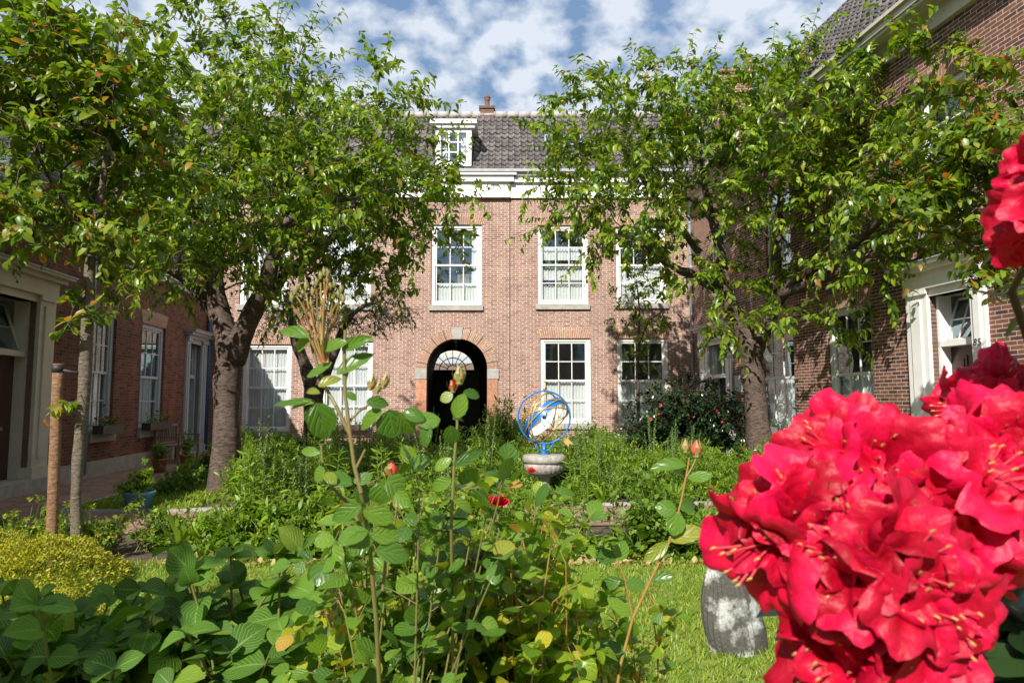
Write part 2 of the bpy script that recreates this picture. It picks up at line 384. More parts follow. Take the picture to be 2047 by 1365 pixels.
def petalmat(name, a, b, tr=.25, rough=.38, edge=None, s=.062):
    m, nt, N, out = mat(name)
    tcn = N('ShaderNodeTexCoord'); oi = N('ShaderNodeObjectInfo')
    ofs = N('ShaderNodeVectorMath', {0: tcn.outputs['Object'], 1: oi.outputs['Random']}, operation='ADD')
    n = N('ShaderNodeTexNoise', {'Vector': ofs.outputs[0], 'Scale': 30, 'Detail': 5, 'Roughness': .6})
    r = N('ShaderNodeValToRGB', {'Fac': n.outputs['Fac']}); r.color_ramp.elements[0].position = .33; r.color_ramp.elements[1].position = .67
    r.color_ramp.elements[0].color = c4(a); r.color_ramp.elements[1].color = c4(b); col = r.outputs[0]
    if edge:   # petals pale towards their rims and differ from floret to floret
        ln = N('ShaderNodeVectorMath', {0: tcn.outputs['Object']}, operation='LENGTH')
        mr = N('ShaderNodeMapRange', {'Value': ln.outputs['Value'], 'From Min': s * .9, 'From Max': s * 1.65, 'To Min': 0.0, 'To Max': .4})
        rr = N('ShaderNodeMath', {0: mr.outputs[0], 1: oi.outputs['Random']}, operation='MULTIPLY')
        mm = N('ShaderNodeMixRGB', {0: rr.outputs[0], 'Color1': col, 'Color2': c4(edge)}); col = mm.outputs[0]
        dk = N('ShaderNodeMapRange', {'Value': oi.outputs['Random'], 'From Min': 0.0, 'From Max': 1.0, 'To Min': .5, 'To Max': 1.1})
        mu = N('ShaderNodeMixRGB', {0: 1.0, 'Color1': col}, blend_type='MULTIPLY'); nt.links.new(dk.outputs[0], mu.inputs['Color2']); col = mu.outputs[0]
    bs = N('ShaderNodeBsdfPrincipled', {'Base Color': col, 'Roughness': rough, 'Specular IOR Level': .32})
    wv = N('ShaderNodeTexNoise', {'Vector': ofs.outputs[0], 'Scale': 75, 'Detail': 4})
    bp = N('ShaderNodeBump', {'Height': wv.outputs['Fac'], 'Strength': .6, 'Distance': .006}); nt.links.new(bp.outputs[0], bs.inputs['Normal'])
    t = N('ShaderNodeBsdfTranslucent', {'Color': col})
    mx_ = N('ShaderNodeMixShader', {0: tr, 1: bs.outputs[0], 2: t.outputs[0]}); nt.links.new(mx_.outputs[0], out.inputs[0]); return m
M['rhodo'] = petalmat('rhododendron_petal', (.52, .001, .007), (.74, .002, .045), .18, .48, edge=(.86, .010, .14))
M['rose_red'] = petalmat('rose_petal', (.48, .004, .012), (.62, .008, .02), .15)
M['rose_pink'] = petalmat('rose_bud_petal', (.62, .06, .05), (.70, .16, .10), .2)
M['stamen'] = simple('stamen', (.72, .08, .10), .5)
M['anther'] = simple('anther', (.55, .35, .12), .6)

# ------------------------------------------------------------------ foliage
def template(st, hw, fold=.25, droop=.25, ser=0):
    """leaf along +y, side x, normal z. returns verts, faces3, faces4, uv"""
    n = len(st); v = []; uv = []
    for t, w in zip(st, hw):
        z = -droop * t * t
        v.append((0, t, z)); uv.append((0, t))
    L = []; Rr = []
    for i in range(1, n - 1):
        t, w = st[i], hw[i]; z = -droop * t * t
        L.append(len(v)); v.append((-w, t + ser * w, z + fold * w)); uv.append((-1, t))
        Rr.append(len(v)); v.append((w, t + ser * w, z + fold * w)); uv.append((1, t))
    f3 = [(0, L[0], 1)[::-1], (0, Rr[0], 1), (n - 2, L[-1], n - 1)[::-1], (n - 2, Rr[-1], n - 1)]; f4 = []
    for i in range(1, n - 2):
        f4.append((i, i + 1, L[i], L[i - 1])); f4.append((i, Rr[i - 1], Rr[i], i + 1))
    return np.array(v, float), np.array(f3), np.array(f4), np.array(uv, float)
T_CH = template([0, .28, .68, 1], [0, .23, .2, 0], .35, .3)
T_OV = template([0, .3, .65, 1], [0, .36, .3, 0], .25, .2)
T_LANCE = template([0, .3, .7, 1], [0, .10, .08, 0], .3, .35)
T_ROSE = template([0, .08, .3, .55, .8, .94, 1], [0, .22, .44, .48, .36, .15, 0], .18, .18)
T_HYD = template([0, .07, .22, .42, .62, .8, .93, 1], [0, .17, .36, .46, .44, .31, .12, 0], .22, .30)
T_RH = template([0, .15, .4, .7, .9, 1], [0, .09, .17, .17, .09, 0], .15, .25)
def nrm(a): return a / np.maximum(np.linalg.norm(a, axis=-1, keepdims=True), 1e-9)
class Leaves:
    def __init__(s): s.p = []; s.d = []; s.n = []; s.l = []; s.w = []
    def add(s, p, d, n, l, w=None):
        p = np.atleast_2d(np.array(p, float)); k = len(p)
        s.p.append(p); s.d.append(nrm(np.atleast_2d(np.array(d, float)))); s.n.append(np.atleast_2d(np.array(n, float)))
        l = np.broadcast_to(np.array(l, float), (k,)); s.l.append(l)
        s.w.append(l if w is None else np.broadcast_to(np.array(w, float), (k,)))
    def count(s): return sum(len(a) for a in s.p)
    def build(s, name, T, m, parent, local=False, curl=.12):
        p = np.concatenate(s.p); d = np.concatenate(s.d); n = np.concatenate(s.n); l = np.concatenate(s.l); w = np.concatenate(s.w)
        side = nrm(np.cross(d, n)); n = np.cross(side, d)
        tv, f3, f4, uv = T; k = len(tv); N_ = len(p)
        dr = 1 + rng.normal(0, .6, N_)
        q = p[:, None, :] + d[:, None, :] * (tv[None, :, 1, None] * l[:, None, None]) + side[:, None, :] * (tv[None, :, 0, None] * w[:, None, None]) \
            + n[:, None, :] * (tv[None, :, 2, None] * l[:, None, None] * dr[:, None, None])
        off = (np.arange(N_) * k)[:, None, None]
        faces = [(f3[None] + off).reshape(-1, 3)]
        if len(f4): faces.append((f4[None] + off).reshape(-1, 4))
        return np_mesh(name, q.reshape(-1, 3), faces, m, parent, uv=np.tile(uv, (N_, 1)), smooth=True, local=local)
def bez(P0, P1, P2, t): return P0 * (1 - t) ** 2 + P1 * 2 * t * (1 - t) + P2 * t * t
def dbez(P0, P1, P2, t): return (P1 - P0) * 2 * (1 - t) + (P2 - P1) * 2 * t
def shoot_leaves(lv, P0, P1, P2, k, L, alpha=55, g=.3, jit=.35, t0=.12, Lv=.2, up=1.0, wr=1.0, spiral=True):
    """leaves along N quadratic curves"""
    P0, P1, P2 = [np.atleast_2d(np.array(a, float)) for a in (P0, P1, P2)]; n = len(P0)
    t = (t0 + (1 - t0) * (np.arange(k) + .5) / k)[None, :, None]
    p = bez(P0[:, None], P1[:, None], P2[:, None], t); T = nrm(dbez(P0[:, None], P1[:, None], P2[:, None], t))
    ref = nrm(rng.normal(0, 1, (n, 1, 3)) + np.array([0, 0, .01])); a = nrm(np.cross(T, ref)); b = np.cross(T, a)
    if spiral: ph = np.arange(k)[None, :, None] * 2.4 + rng.uniform(0, 6.28, (n, 1, 1))
    else: ph = (np.arange(k)[None, :, None] % 2) * pi + rng.uniform(0, 6.28, (n, 1, 1)) + rng.normal(0, .3, (n, k, 1))
    s = a * np.cos(ph) + b * np.sin(ph); al = R(alpha)
    d = T * cos(al) + s * sin(al) + np.array([0, 0, -g]) + rng.normal(0, jit * .5, (n, k, 3)); d = nrm(d)
    nn = np.array([0, 0, up]) + T * .5 + rng.normal(0, jit, (n, k, 3))
    l = L * (1 + rng.normal(0, Lv, (n, k))); l = np.clip(l, L * .4, L * 1.6) * (1 - .25 * t[:, :, 0])
    lv.add(p.reshape(-1, 3), d.reshape(-1, 3), nn.reshape(-1, 3), l.ravel(), (l * wr).ravel())
def curve_tubes(P0, P1, P2, r0, r1, m=4, k=4):
    P0, P1, P2 = [np.atleast_2d(np.array(a, float)) for a in (P0, P1, P2)]; n = len(P0)
    t = np.linspace(0, 1, m + 1)[None, :, None]
    p = bez(P0[:, None], P1[:, None], P2[:, None], t); T = nrm(dbez(P0[:, None], P1[:, None], P2[:, None], t) + 1e-6)
    ref = np.where(np.abs(T[:, :1, 2:3]) > .9, np.array([1., 0, 0]), np.array([0, 0, 1.])); a = nrm(np.cross(T, ref)); b = np.cross(T, a)
    r0 = np.broadcast_to(np.array(r0, float), (n,))[:, None]; r1 = np.broadcast_to(np.array(r1, float), (n,))[:, None]
    r = (r0 + (r1 - r0) * t[:, :, 0])[:, :, None, None]
    g = np.arange(k) * 2 * pi / k
    q = p[:, :, None, :] + (a[:, :, None, :] * np.cos(g)[None, None, :, None] + b[:, :, None, :] * np.sin(g)[None, None, :, None]) * r
    i, j = np.meshgrid(np.arange(m), np.arange(k), indexing='ij'); j2 = (j + 1) % k
    f = np.stack([i * k + j, i * k + j2, (i + 1) * k + j2, (i + 1) * k + j], -1).reshape(-1, 4)
    F_ = (f[None] + (np.arange(n) * (m + 1) * k)[:, None, None]).reshape(-1, 4)
    return q.reshape(-1, 3), F_
class Tubes:
    def __init__(s): s.v = []; s.f = []; s.n = 0
    def add(s, *a, **k):
        v, f = curve_tubes(*a, **k); s.v.append(v); s.f.append(f + s.n); s.n += len(v)
    def edges(s, A, B, ra, rb, k=5):
        A = np.array(A); B = np.array(B); v, f = curve_tubes(A, (A + B) / 2, B, ra, rb, m=1, k=k); s.v.append(v); s.f.append(f + s.n); s.n += len(v)
    def build(s, name, m, parent, local=False):
        return np_mesh(name, np.concatenate(s.v), np.concatenate(s.f), m, parent, smooth=True, local=local)
def sample_blobs(blobs, n, shell=.35):
    """blobs: (px,py,Y, rx_px, rz_px, ry_m, weight)"""
    w = np.array([b[6] for b in blobs], float); w /= w.sum(); idx = rng.choice(len(blobs), n, p=w); out = np.zeros((n, 3))
    for i, b in enumerate(blobs):
        k = idx == i; c = np.array(P(b[0], b[1], b[2])); m_ = k.sum(); s = b[2] / F
        u = nrm(rng.normal(0, 1, (m_, 3))); r = rng.uniform(0, 1, (m_, 1)) ** shell; r = np.where(rng.uniform(0, 1, (m_, 1)) < .09, rng.uniform(1, 1.3, (m_, 1)), r)
        out[k] = c + u * r * np.array([b[3] * s, b[5], b[4] * s])
    k = rng.uniform(0, 1, n) < .10
    return out
def grow_tree(th, limbs, tips, wood, leafm, leafT, leafL, shoots_per=3, k=9, shoot=.5, tip_r=.004, rise=.25, wr=1.0, g=.35, k_exp=.42, step=.35, whips=None, max_r=.12, alpha=55):
    """limbs: list of [(point, radius)...]; hand made trunk and limbs; tips: attraction points"""
    mb = MB(); nodes = []; tang = []; par = []; base_r = []
    for li in limbs:
        pts = [V(p) for p, r in li]; rad = [r for p, r in li]
        fine = []; fr = []
        for i in range(len(pts) - 1):
            a = pts[max(i - 1, 0)]; b = pts[i]; c = pts[i + 1]; d = pts[min(i + 2, len(pts) - 1)]
            m_ = max(2, int((c - b).length / .16))
            for j in range(m_):
                t = j / m_
                q = .5 * ((2 * b) + (c - a) * t + (2 * a - 5 * b + 4 * c - d) * t * t + (3 * b - a - 3 * c + d) * t ** 3)
                fine.append(q); fr.append(rad[i] * (1 - t) + rad[i + 1] * t)
        fine.append(pts[-1]); fr.append(rad[-1])
        fr = [r * (1 + .07 * sin(i * 1.7) * (i > 0)) for i, r in enumerate(fr)]
        mb.tube(fine, fr, k=14)
        for i, q in enumerate(fine[::2]):
            i *= 2
            if fr[i] < .16 or i > len(fine) * .5:
                nodes.append(np.array(q)); tang.append(np.array((fine[min(i + 1, len(fine) - 1)] - fine[max(i - 1, 0)]).normalized())); par.append(-1)
    v_ = np.array(mb.v); v_ += rng.normal(0, .003, v_.shape) + .018 * np.sin(v_[:, [1, 2, 0]] * 9 + v_[:, [2, 0, 1]] * 4) * (limbs[0][0][1] > .15); mb.v = [tuple(x) for x in v_]
    mb.build('trunk', wood, th)
    nodes = list(nodes); start = np.array(nodes[0]); n_h = len(nodes)
    tips = tips[np.argsort(np.linalg.norm(tips - start, axis=1))]
    NA = np.zeros((len(nodes) + len(tips) * 12, 3)); NA[:len(nodes)] = nodes; TA = np.zeros_like(NA); TA[:len(nodes)] = tang; cnt = len(nodes); par = list(par)
    for tp in tips:
        dv = tp - NA[:cnt]; ds = np.linalg.norm(dv, axis=1)
        cosv = (dv * TA[:cnt]).sum(1) / np.maximum(ds, 1e-6)
        cost = ds * (1.35 - .45 * cosv); i = int(np.argmin(cost)); p0 = NA[i]; d = ds[i]
        if d < .05: continue
        c = p0 + (TA[i] * .45 * d + (tp - p0) * .25) ; c[2] -= 0
        e = tp + np.array([0, 0, 0]); m_ = int(min(10, max(1, round(d / step)))); pr = i
        c = c + rng.normal(0, .06 * d, 3); c[2] -= rise * d * .15
        for j in range(1, m_ + 1):
            t = j / m_; q = bez(p0, c, e, t) + (rng.normal(0, .025, 3) if j < m_ else 0)
            NA[cnt] = q; tt = dbez(p0, c, e, t); tt[2] += .15 * np.linalg.norm(tt); TA[cnt] = tt / np.linalg.norm(tt); par.append(pr); pr = cnt; cnt += 1
    par = np.array(par); load = np.zeros(cnt); haskid = np.zeros(cnt, bool); haskid[par[par >= 0]] = True
    load[n_h:] = np.where(haskid[n_h:], 0, 1)
    for i in range(cnt - 1, n_h - 1, -1):
        if par[i] >= 0: load[par[i]] += load[i]
    rad = np.minimum(tip_r * np.maximum(load, 1) ** k_exp, max_r)
    i = np.arange(n_h, cnt); pi_ = par[i]; tb = Tubes()
    ra = np.minimum(rad[pi_], rad[i] * 1.25); big = rad[i] > .014
    tb.edges(NA[pi_[big]], NA[i[big]], ra[big], rad[i[big]], k=7)
    tb.edges(NA[pi_[~big]], NA[i[~big]], ra[~big], rad[i[~big]], k=4)
    # leafy shoots on thin nodes
    thin = i[rad[i] < tip_r * 3.2]
    src = np.repeat(thin, shoots_per); src = src[rng.uniform(0, 1, len(src)) < .85]
    tipsn = i[~haskid[i]]; src = np.concatenate([src, tipsn, tipsn])
    n = len(src); P0 = NA[src]; dr = nrm(TA[src] * .9 + rng.normal(0, .6, (n, 3)) + np.array([0, 0, .38])); ln = shoot * rng.uniform(.55, 1.3, (n, 1))
    P2 = P0 + dr * ln + np.array([0, 0, -.25]) * ln; P1 = P0 + dr * ln * .5 + np.array([0, 0, .12]) * ln
    lv = Leaves(); shoot_leaves(lv, P0, P1, P2, k, leafL, alpha=alpha, g=g, spiral=False, wr=wr)
    tb.add(P0, P1, P2, .0035, .0015, m=2, k=3)
    if whips is not None and len(whips):
        W = np.array(whips); A = np.array([NA[np.argmin(np.linalg.norm(NA[:cnt] - w, axis=1))] for w in W]); C = (A + W) / 2 + rng.normal(0, .06, W.shape)
        tb.add(A, C, W, .007, .002, m=5, k=4); shoot_leaves(lv, A, C, W, k + 5, leafL, g=g, spiral=True, wr=wr, t0=.2)
    tb.build('branches', wood, th)
    lv.build('crown', leafT, leafm, th)
    return lv.count()
# ------------------------------------------------------------------ walls
class Wall:
    def __init__(s, O, r):
        s.O = V(O); s.r = V(r).normalized(); s.u = V((0, 0, 1)); s.n = s.r.cross(s.u)
    def hit(s, px, py):
        d = D(px, py); c = V((0, 0, EYE)); t = s.n.dot(s.O - c) / s.n.dot(d); p = c + d * t
        return (p - s.O).dot(s.r), p.z
    def w(s, x, z, o=0.0): return s.O + s.r * x + s.u * z + s.n * o
    def box(s, mb, x0, x1, z0, z1, o0, o1, mi=0):      # o = distance out of the wall
        mb.box((x0, o0, z0), (x1, o1, z1), X=s.r, Y=s.n, Z=s.u, O=s.O, mi=mi)
    def rect(s, px0, py0, px1, py1):
        pm = (px0 + px1) / 2; ym = (py0 + py1) / 2
        x0 = s.hit(px0, ym)[0]; x1 = s.hit(px1, ym)[0]; z1 = s.hit(pm, py0)[1]; z0 = s.hit(pm, py1)[1]
        return x0, x1, z0, z1
def wall_mesh(W, x0, x1, z0, z1, holes, name, m, parent, depth=.14, off=0.0):
    mb = MB()
    xs = sorted({x0, x1, *[h[0] for h in holes], *[h[1] for h in holes]}); zs = sorted({z0, z1, *[h[2] for h in holes], *[h[3] for h in holes]})
    xs = [x for x in xs if x0 <= x <= x1]; zs = [z for z in zs if z0 <= z <= z1]
    for a, b in zip(xs, xs[1:]):
        for c, d in zip(zs, zs[1:]):
            mx_, mz = (a + b) / 2, (c + d) / 2
            if any(h[0] < mx_ < h[1] and h[2] < mz < h[3] for h in holes): continue
            mb.quad([W.w(a, c, off), W.w(b, c, off), W.w(b, d, off), W.w(a, d, off)], [(a, c), (b, c), (b, d), (a, d)])
    for h in holes:
        a, b, c, d = h[:4]
        for q, uv in (([W.w(a, c, off), W.w(a, d, off), W.w(a, d, -depth), W.w(a, c, -depth)], [(0, c), (0, d), (depth, d), (depth, c)]),
                      ([W.w(b, d, off), W.w(b, c, off), W.w(b, c, -depth), W.w(b, d, -depth)], [(0, d), (0, c), (depth, c), (depth, d)]),
                      ([W.w(a, d, off), W.w(b, d, off), W.w(b, d, -depth), W.w(a, d, -depth)], [(a, 0), (b, 0), (b, depth), (a, depth)]),
                      ([W.w(b, c, off), W.w(a, c, off), W.w(a, c, -depth), W.w(b, c, -depth)], [(a, 0), (b, 0), (b, depth), (a, depth)])):
            mb.quad(q, uv)
    return mb.build(name, m, parent)
def curtain(W, x0, x1, z0, z1, o, parent, amp=.018, per=.09):
    n = max(6, int((x1 - x0) / per * 4)); v = []; f = []
    for i in range(n + 1):
        x = x0 + (x1 - x0) * i / n; oo = o + amp * sin(i * pi / 2 + .4 * sin(i))
        v += [W.w(x, z0, oo), W.w(x, z1, oo)]
    f = [(2 * i, 2 * i + 2, 2 * i + 3, 2 * i + 1) for i in range(n)]
    return np_mesh('curtain', [tuple(a) for a in v], np.array(f), M['curtain'], parent, smooth=True)
def window(W, bld, r, cols=3, rows=4, fw=.11, white='white', set_=.05, sill=True, cur='full', head=True, blind=False, arch_m='soldier', label=None, room=1.4):
    x0, x1, z0, z1 = r; mb = MB(); o0, o1 = -set_ - .07, -set_
    W.box(mb, x0, x0 + fw, z0, z1, o0, o1); W.box(mb, x1 - fw, x1, z0, z1, o0, o1)
    W.box(mb, x0 + fw, x1 - fw, z1 - fw * .9, z1, o0, o1); W.box(mb, x0 + fw, x1 - fw, z0, z0 + fw * .8, o0, o1)
    ix0, ix1, iz0, iz1 = x0 + fw, x1 - fw, z0 + fw * .8, z1 - fw * .9
    sb = .045; zm = (iz0 + iz1) / 2
    # sashes: lower set back, upper forward
    for (a, b, oo) in ((zm - .02, iz1, o1 - .03), (iz0, zm + .02, o1 - .055)):
        W.box(mb, ix0, ix0 + sb, a, b, oo - .035, oo); W.box(mb, ix1 - sb, ix1, a, b, oo - .035, oo)
        W.box(mb, ix0 + sb, ix1 - sb, a, a + .05, oo - .034, oo + .001); W.box(mb, ix0 + sb, ix1 - sb, b - .05, b, oo - .034, oo + .001)
        nr = rows // 2
        for i in range(1, cols):
            x = ix0 + sb + (ix1 - ix0 - 2 * sb) * i / cols; W.box(mb, x - .012, x + .012, a + .05, b - .05, oo - .03, oo - .004)
        for j in range(1, nr):
            z = a + .05 + (b - a - .1) * j / nr; W.box(mb, ix0 + sb, ix1 - sb, z - .012, z + .012, oo - .029, oo - .005)
    o = mb.build('window', M[white], bld)
    if label: o['label'] = label
    g = MB()
    for (a, b, oo) in ((zm, iz1, o1 - .05), (iz0, zm, o1 - .075)):
        g.quad([W.w(ix0, a, oo), W.w(ix1, a, oo), W.w(ix1, b, oo), W.w(ix0, b, oo)])
    g.build('pane', M['glass'], o)
    rm = MB(); d = -room
    for q in ([W.w(x0 - .3, z0, d), W.w(x1 + .3, z0, d), W.w(x1 + .3, z1, d), W.w(x0 - .3, z1, d)], [W.w(x0, z0, o0), W.w(x0 - .3, z0, d), W.w(x0 - .3, z1, d), W.w(x0, z1, o0)],
              [W.w(x1, z0, o0), W.w(x1, z1, o0), W.w(x1 + .3, z1, d), W.w(x1 + .3, z0, d)], [W.w(x0, z1, o0), W.w(x0 - .3, z1, d), W.w(x1 + .3, z1, d), W.w(x1, z1, o0)],
              [W.w(x0, z0, o0), W.w(x1, z0, o0), W.w(x1 + .3, z0, d), W.w(x0 - .3, z0, d)]): rm.quad(q)
    rm.build('interior', M['room'], o)
    co = o0 - .10
    if cur == 'full': curtain(W, ix0, ix1, iz0, iz1, co, o)
    elif cur == 'low': curtain(W, ix0, ix1, iz0, iz0 + (iz1 - iz0) * .26, co, o)
    elif cur == 'half': curtain(W, ix0, ix1, iz0, zm, co, o)
    elif cur == 'sides':
        curtain(W, ix0, ix0 + .22, iz0, iz1, co, o); curtain(W, ix1 - .22, ix1, iz0, iz1, co, o)
    elif cur == 'scallop':
        h = (iz1 - iz0) / 4
        for j in (0, 1, 2.1): curtain(W, ix0, ix1, iz0 + h * j + .12 * (j > 0), iz0 + h * (j + 1) - .04, co, o)
    if cur == 'lowsides': curtain(W, ix0, ix1, iz0, iz0 + (iz1 - iz0) * .26, co, o); curtain(W, ix1 - .2, ix1, iz0, iz1 - .2, co, o)
    if blind:
        bl = MB(); z = iz0
        while z < iz1 - .03:
            bl.quad([W.w(ix0, z, co), W.w(ix1, z, co), W.w(ix1, z + .028, co - .02), W.w(ix0, z + .028, co - .02)]); z += .036
        bl.build('blind', M['zinc'], o)
    if sill:
        s = MB(); W.box(s, x0 - .05, x1 + .05, z0 - .16, z0, -.1, .07); s.build('sill', M['stone'], o)
    if head:
        hh = MB(); e = .006; z2 = z1 + .3; n = 12
        for i in range(n):
            a0, a1 = i / n, (i + 1) / n
            xa, xb = x0 + (x1 - x0) * a0, x0 + (x1 - x0) * a1; sp_ = .1
            ta, tb_ = x0 - sp_ + (x1 - x0 + 2 * sp_) * a0, x0 - sp_ + (x1 - x0 + 2 * sp_) * a1
            za, zb = z1 - .001, z1 - .001
            ya, yb = z2 + .03 * sin(pi * a0), z2 + .03 * sin(pi * a1)
            hh.quad([W.w(xa, za, e), W.w(xb, zb, e), W.w(tb_, yb, e), W.w(ta, ya, e)], [(.01, xa), (.01, xb), (.3, xb), (.3, xa)])
        hh.quad([W.w(x0, z1 - .001, e), W.w(x1, z1 - .001, e), W.w(x1, z1 - .001, -.03), W.w(x0, z1 - .001, -.03)], [(.1, x0), (.1, x1), (.13, x1), (.13, x0)])
        hh.build('lintel', M[arch_m], o)
    return o
def pantiles(W, parent, x0, x1, z0, out0, slope, length, name='roof', tw=.20, row=.27, holes=()):
    """tiled slope going up and away from the wall"""
    sl = R(slope); up = W.u * sin(sl) - W.n * cos(sl); nn = W.u * cos(sl) + W.n * sin(sl)
    per = 8; nx = int((x1 - x0) / tw); nr = int(length / row); xs = x0 + np.arange(nx * per + 1) * tw / per
    ph = (np.arange(nx * per + 1) % per) / per
    prof = .030 * np.cos(2 * pi * ph) + .012 * np.cos(4 * pi * ph + .8)
    O = np.array(W.w(0, z0, out0)); r = np.array(W.r); upn = np.array(up); nv = np.array(nn); v = []; uv = []; f = []; wdt = len(xs)
    for j in range(nr):
        sag = rng.normal(0, .006, nx + 1).repeat(per)[:wdt]
        for e, (t, h) in enumerate(((j * row - .02, .045), ((j + 1) * row, 0.0))):
            v.append(O + r * xs[:, None] + upn * t + nv * (prof + h + sag)[:, None]); uv.append(np.stack([(xs - x0) / tw, np.full(wdt, j + .2 + .6 * e)], -1))
        v.append(O + r * xs[:, None] + upn * (j * row - .02) + nv * (prof + .012 + sag)[:, None]); uv.append(np.stack([(xs - x0) / tw, np.full(wdt, j + .1)], -1))
    v = np.concatenate(v); uv = np.concatenate(uv)
    i = np.arange(wdt - 1)
    for j in range(nr):
        b = j * 3 * wdt
        for a, c in ((b, b + wdt), (b + 2 * wdt, b)):
            q = np.stack([a + i, a + i + 1, c + i + 1, c + i], -1)
            cx_ = v[q].mean(1); lx = (cx_ - O) @ r; lt = (cx_ - O) @ upn
            keep = np.ones(len(q), bool)
            for (h0, h1, t0, t1) in holes: keep &= ~((lx > h0) & (lx < h1) & (lt > t0) & (lt < t1))
            f.append(q[keep])
    return np_mesh(name, v, np.concatenate(f), M['tiles'], parent, uv=uv, smooth=True), up, nn
def plate(W, mb, pts, o=0, mi=0): mb.quad([W.w(x, z, o) for x, z in pts], pts, mi)

# ================================================================== centre building (front facade)
FY = 20.0
WF = Wall((0, FY, 0), (1, 0, 0))
house = thing('brick_house', 'long sunlit brick almshouse with arched gateway at the end of the garden', 'house', (0, FY, 0))
fx0 = WF.hit(415, 700)[0]; fx1 = WF.hit(1386, 700)[0]; jx = WF.hit(1019, 500)[0]
rects_u = [WF.rect(480, 449, 578, 609), WF.rect(643, 449, 742, 609), WF.rect(862, 449, 963, 610), WF.rect(1074, 450, 1175, 608), WF.rect(1231, 453, 1331, 606)]
rects_l = [WF.rect(484, 688, 581, 862), WF.rect(641, 682, 744, 860), WF.rect(1080, 676, 1181, 846), WF.rect(1234, 676, 1336, 846)]
ax = WF.hit(913.5, 740)[0]; az = WF.hit(913, 737)[1]; ar = (WF.hit(974, 737)[0] - WF.hit(853, 737)[0]) / 2
top_z = WF.hit(1000, 391)[1]
holes = rects_u + rects_l + [(ax - ar, ax + ar, 0, az + ar)]
wall_mesh(WF, fx0, fx1 + .02, 0, top_z, holes, 'wall', M['brick_front'], house)
# the left wing stands a few centimetres proud of the joint
# spandrels + tunnel
sp_ = MB(); n = 28
for i in range(n):
    a0, a1 = pi * i / n, pi * (i + 1) / n
    p = [(ax + ar * cos(a0), az + ar * sin(a0)), (ax + ar * cos(a1), az + ar * sin(a1))]
    t = [(p[1][0], az + ar), (p[0][0], az + ar)]
    sp_.quad([WF.w(*p[0]), WF.w(*t[1]), WF.w(*t[0]), WF.w(*p[1])], [p[0], t[1], t[0], p[1]])
sp_.build('arch_spandrel', M['brick_front'], house)
gate = MB(); e = .03; R2 = ar * 1.0 + WF.hit(995, 740)[0] - WF.hit(974, 740)[0]
nb = 36
for i in range(nb):   # voussoirs, radial
    a0, a1 = pi * i / nb, pi * (i + 1) / nb
    if abs((a0 + a1) / 2 - pi / 2) < .13: continue
    q = [WF.w(ax + rr * cos(a), az + rr * sin(a), e) for rr, a in ((ar, a0), (R2, a0), (R2, a1), (ar, a1))]
    gate.quad(q, [(.01, a0 * R2), (.3, a0 * R2), (.3, a1 * R2), (.01, a1 * R2)], 0)
    gate.quad([WF.w(ax + ar * cos(a), az + ar * sin(a), o) for a, o in ((a0, e), (a1, e), (a1, -.35), (a0, -.35))], [(0, a0), (0, a1), (.3, a1), (.3, a0)], 0)
    gate.quad([WF.w(ax + R2 * cos(a), az + R2 * sin(a), o) for a, o in ((a0, 0), (a1, 0), (a1, e), (a0, e))], None, 0)
    if i % 4 == 2:   # recessed dark joint lines between voussoir blocks
        gate.quad([WF.w(ax + rr * cos(a), az + rr * sin(a), e + .003) for rr, a in ((ar, a0), (R2, a0), (R2, a0 + .022), (ar, a0 + .022))], None, 2)
for sgn in (-1, 1):
    xa, xb = (ax - R2, ax - ar) if sgn < 0 else (ax + ar, ax + R2)
    WF.box(gate, xa, xb, 0, az - .30, -.3, e, 1)
    WF.box(gate, xa - (.03 if sgn < 0 else 0), xb + (.03 if sgn > 0 else 0), az - .30, az, -.3, e + .02, 3)
kz = az + R2
gate.quad([WF.w(ax - .13, az + ar - .02, e + .03), WF.w(ax + .13, az + ar - .02, e + .03), WF.w(ax + .17, kz + .04, e + .03), WF.w(ax - .17, kz + .04, e + .03)], None, 3)
gate.quad([WF.w(ax - .13, az + ar - .02, e + .03), WF.w(ax + .13, az + ar - .02, e + .03), WF.w(ax + .13, az + ar - .02, -.3), WF.w(ax - .13, az + ar - .02, -.3)], None, 3)
for a_, b_ in ((-.13, -.17), (.13, .17)):
    gate.quad([WF.w(ax + a_, az + ar - .02, e + .03), WF.w(ax + b_, kz + .04, e + .03), WF.w(ax + b_, kz + .04, 0), WF.w(ax + a_, az + ar - .02, 0)], None, 3)
gobj = gate.build('gateway_surround', [M['soldier'], M['jamb'], M['dark_wood'], M['stone']], house)
tn = MB(); dep = 4.0; br_ = ar + .25
prof = [(ax + br_, 0)] + [(ax + br_ * cos(a), az + br_ * sin(a)) for a in np.linspace(0, pi, 21)] + [(ax - br_, 0)]
for (a, b) in zip(prof, prof[1:]): tn.quad([WF.w(*a, -.35), WF.w(*b, -.35), WF.w(*b, -dep), WF.w(*a, -dep)])
tn.quad([WF.w(ax - br_, .01, -.35), WF.w(ax + br_, .01, -.35), WF.w(ax + br_, .01, -dep), WF.w(ax - br_, .01, -dep)])
# ring closing between reveal and wider vault
for i in range(20):
    a0, a1 = pi * i / 20, pi * (i + 1) / 20
    tn.quad([WF.w(ax + rr * cos(a), az + rr * sin(a), -.34) for rr, a in ((ar, a0), (br_, a0), (br_, a1), (ar, a1))])
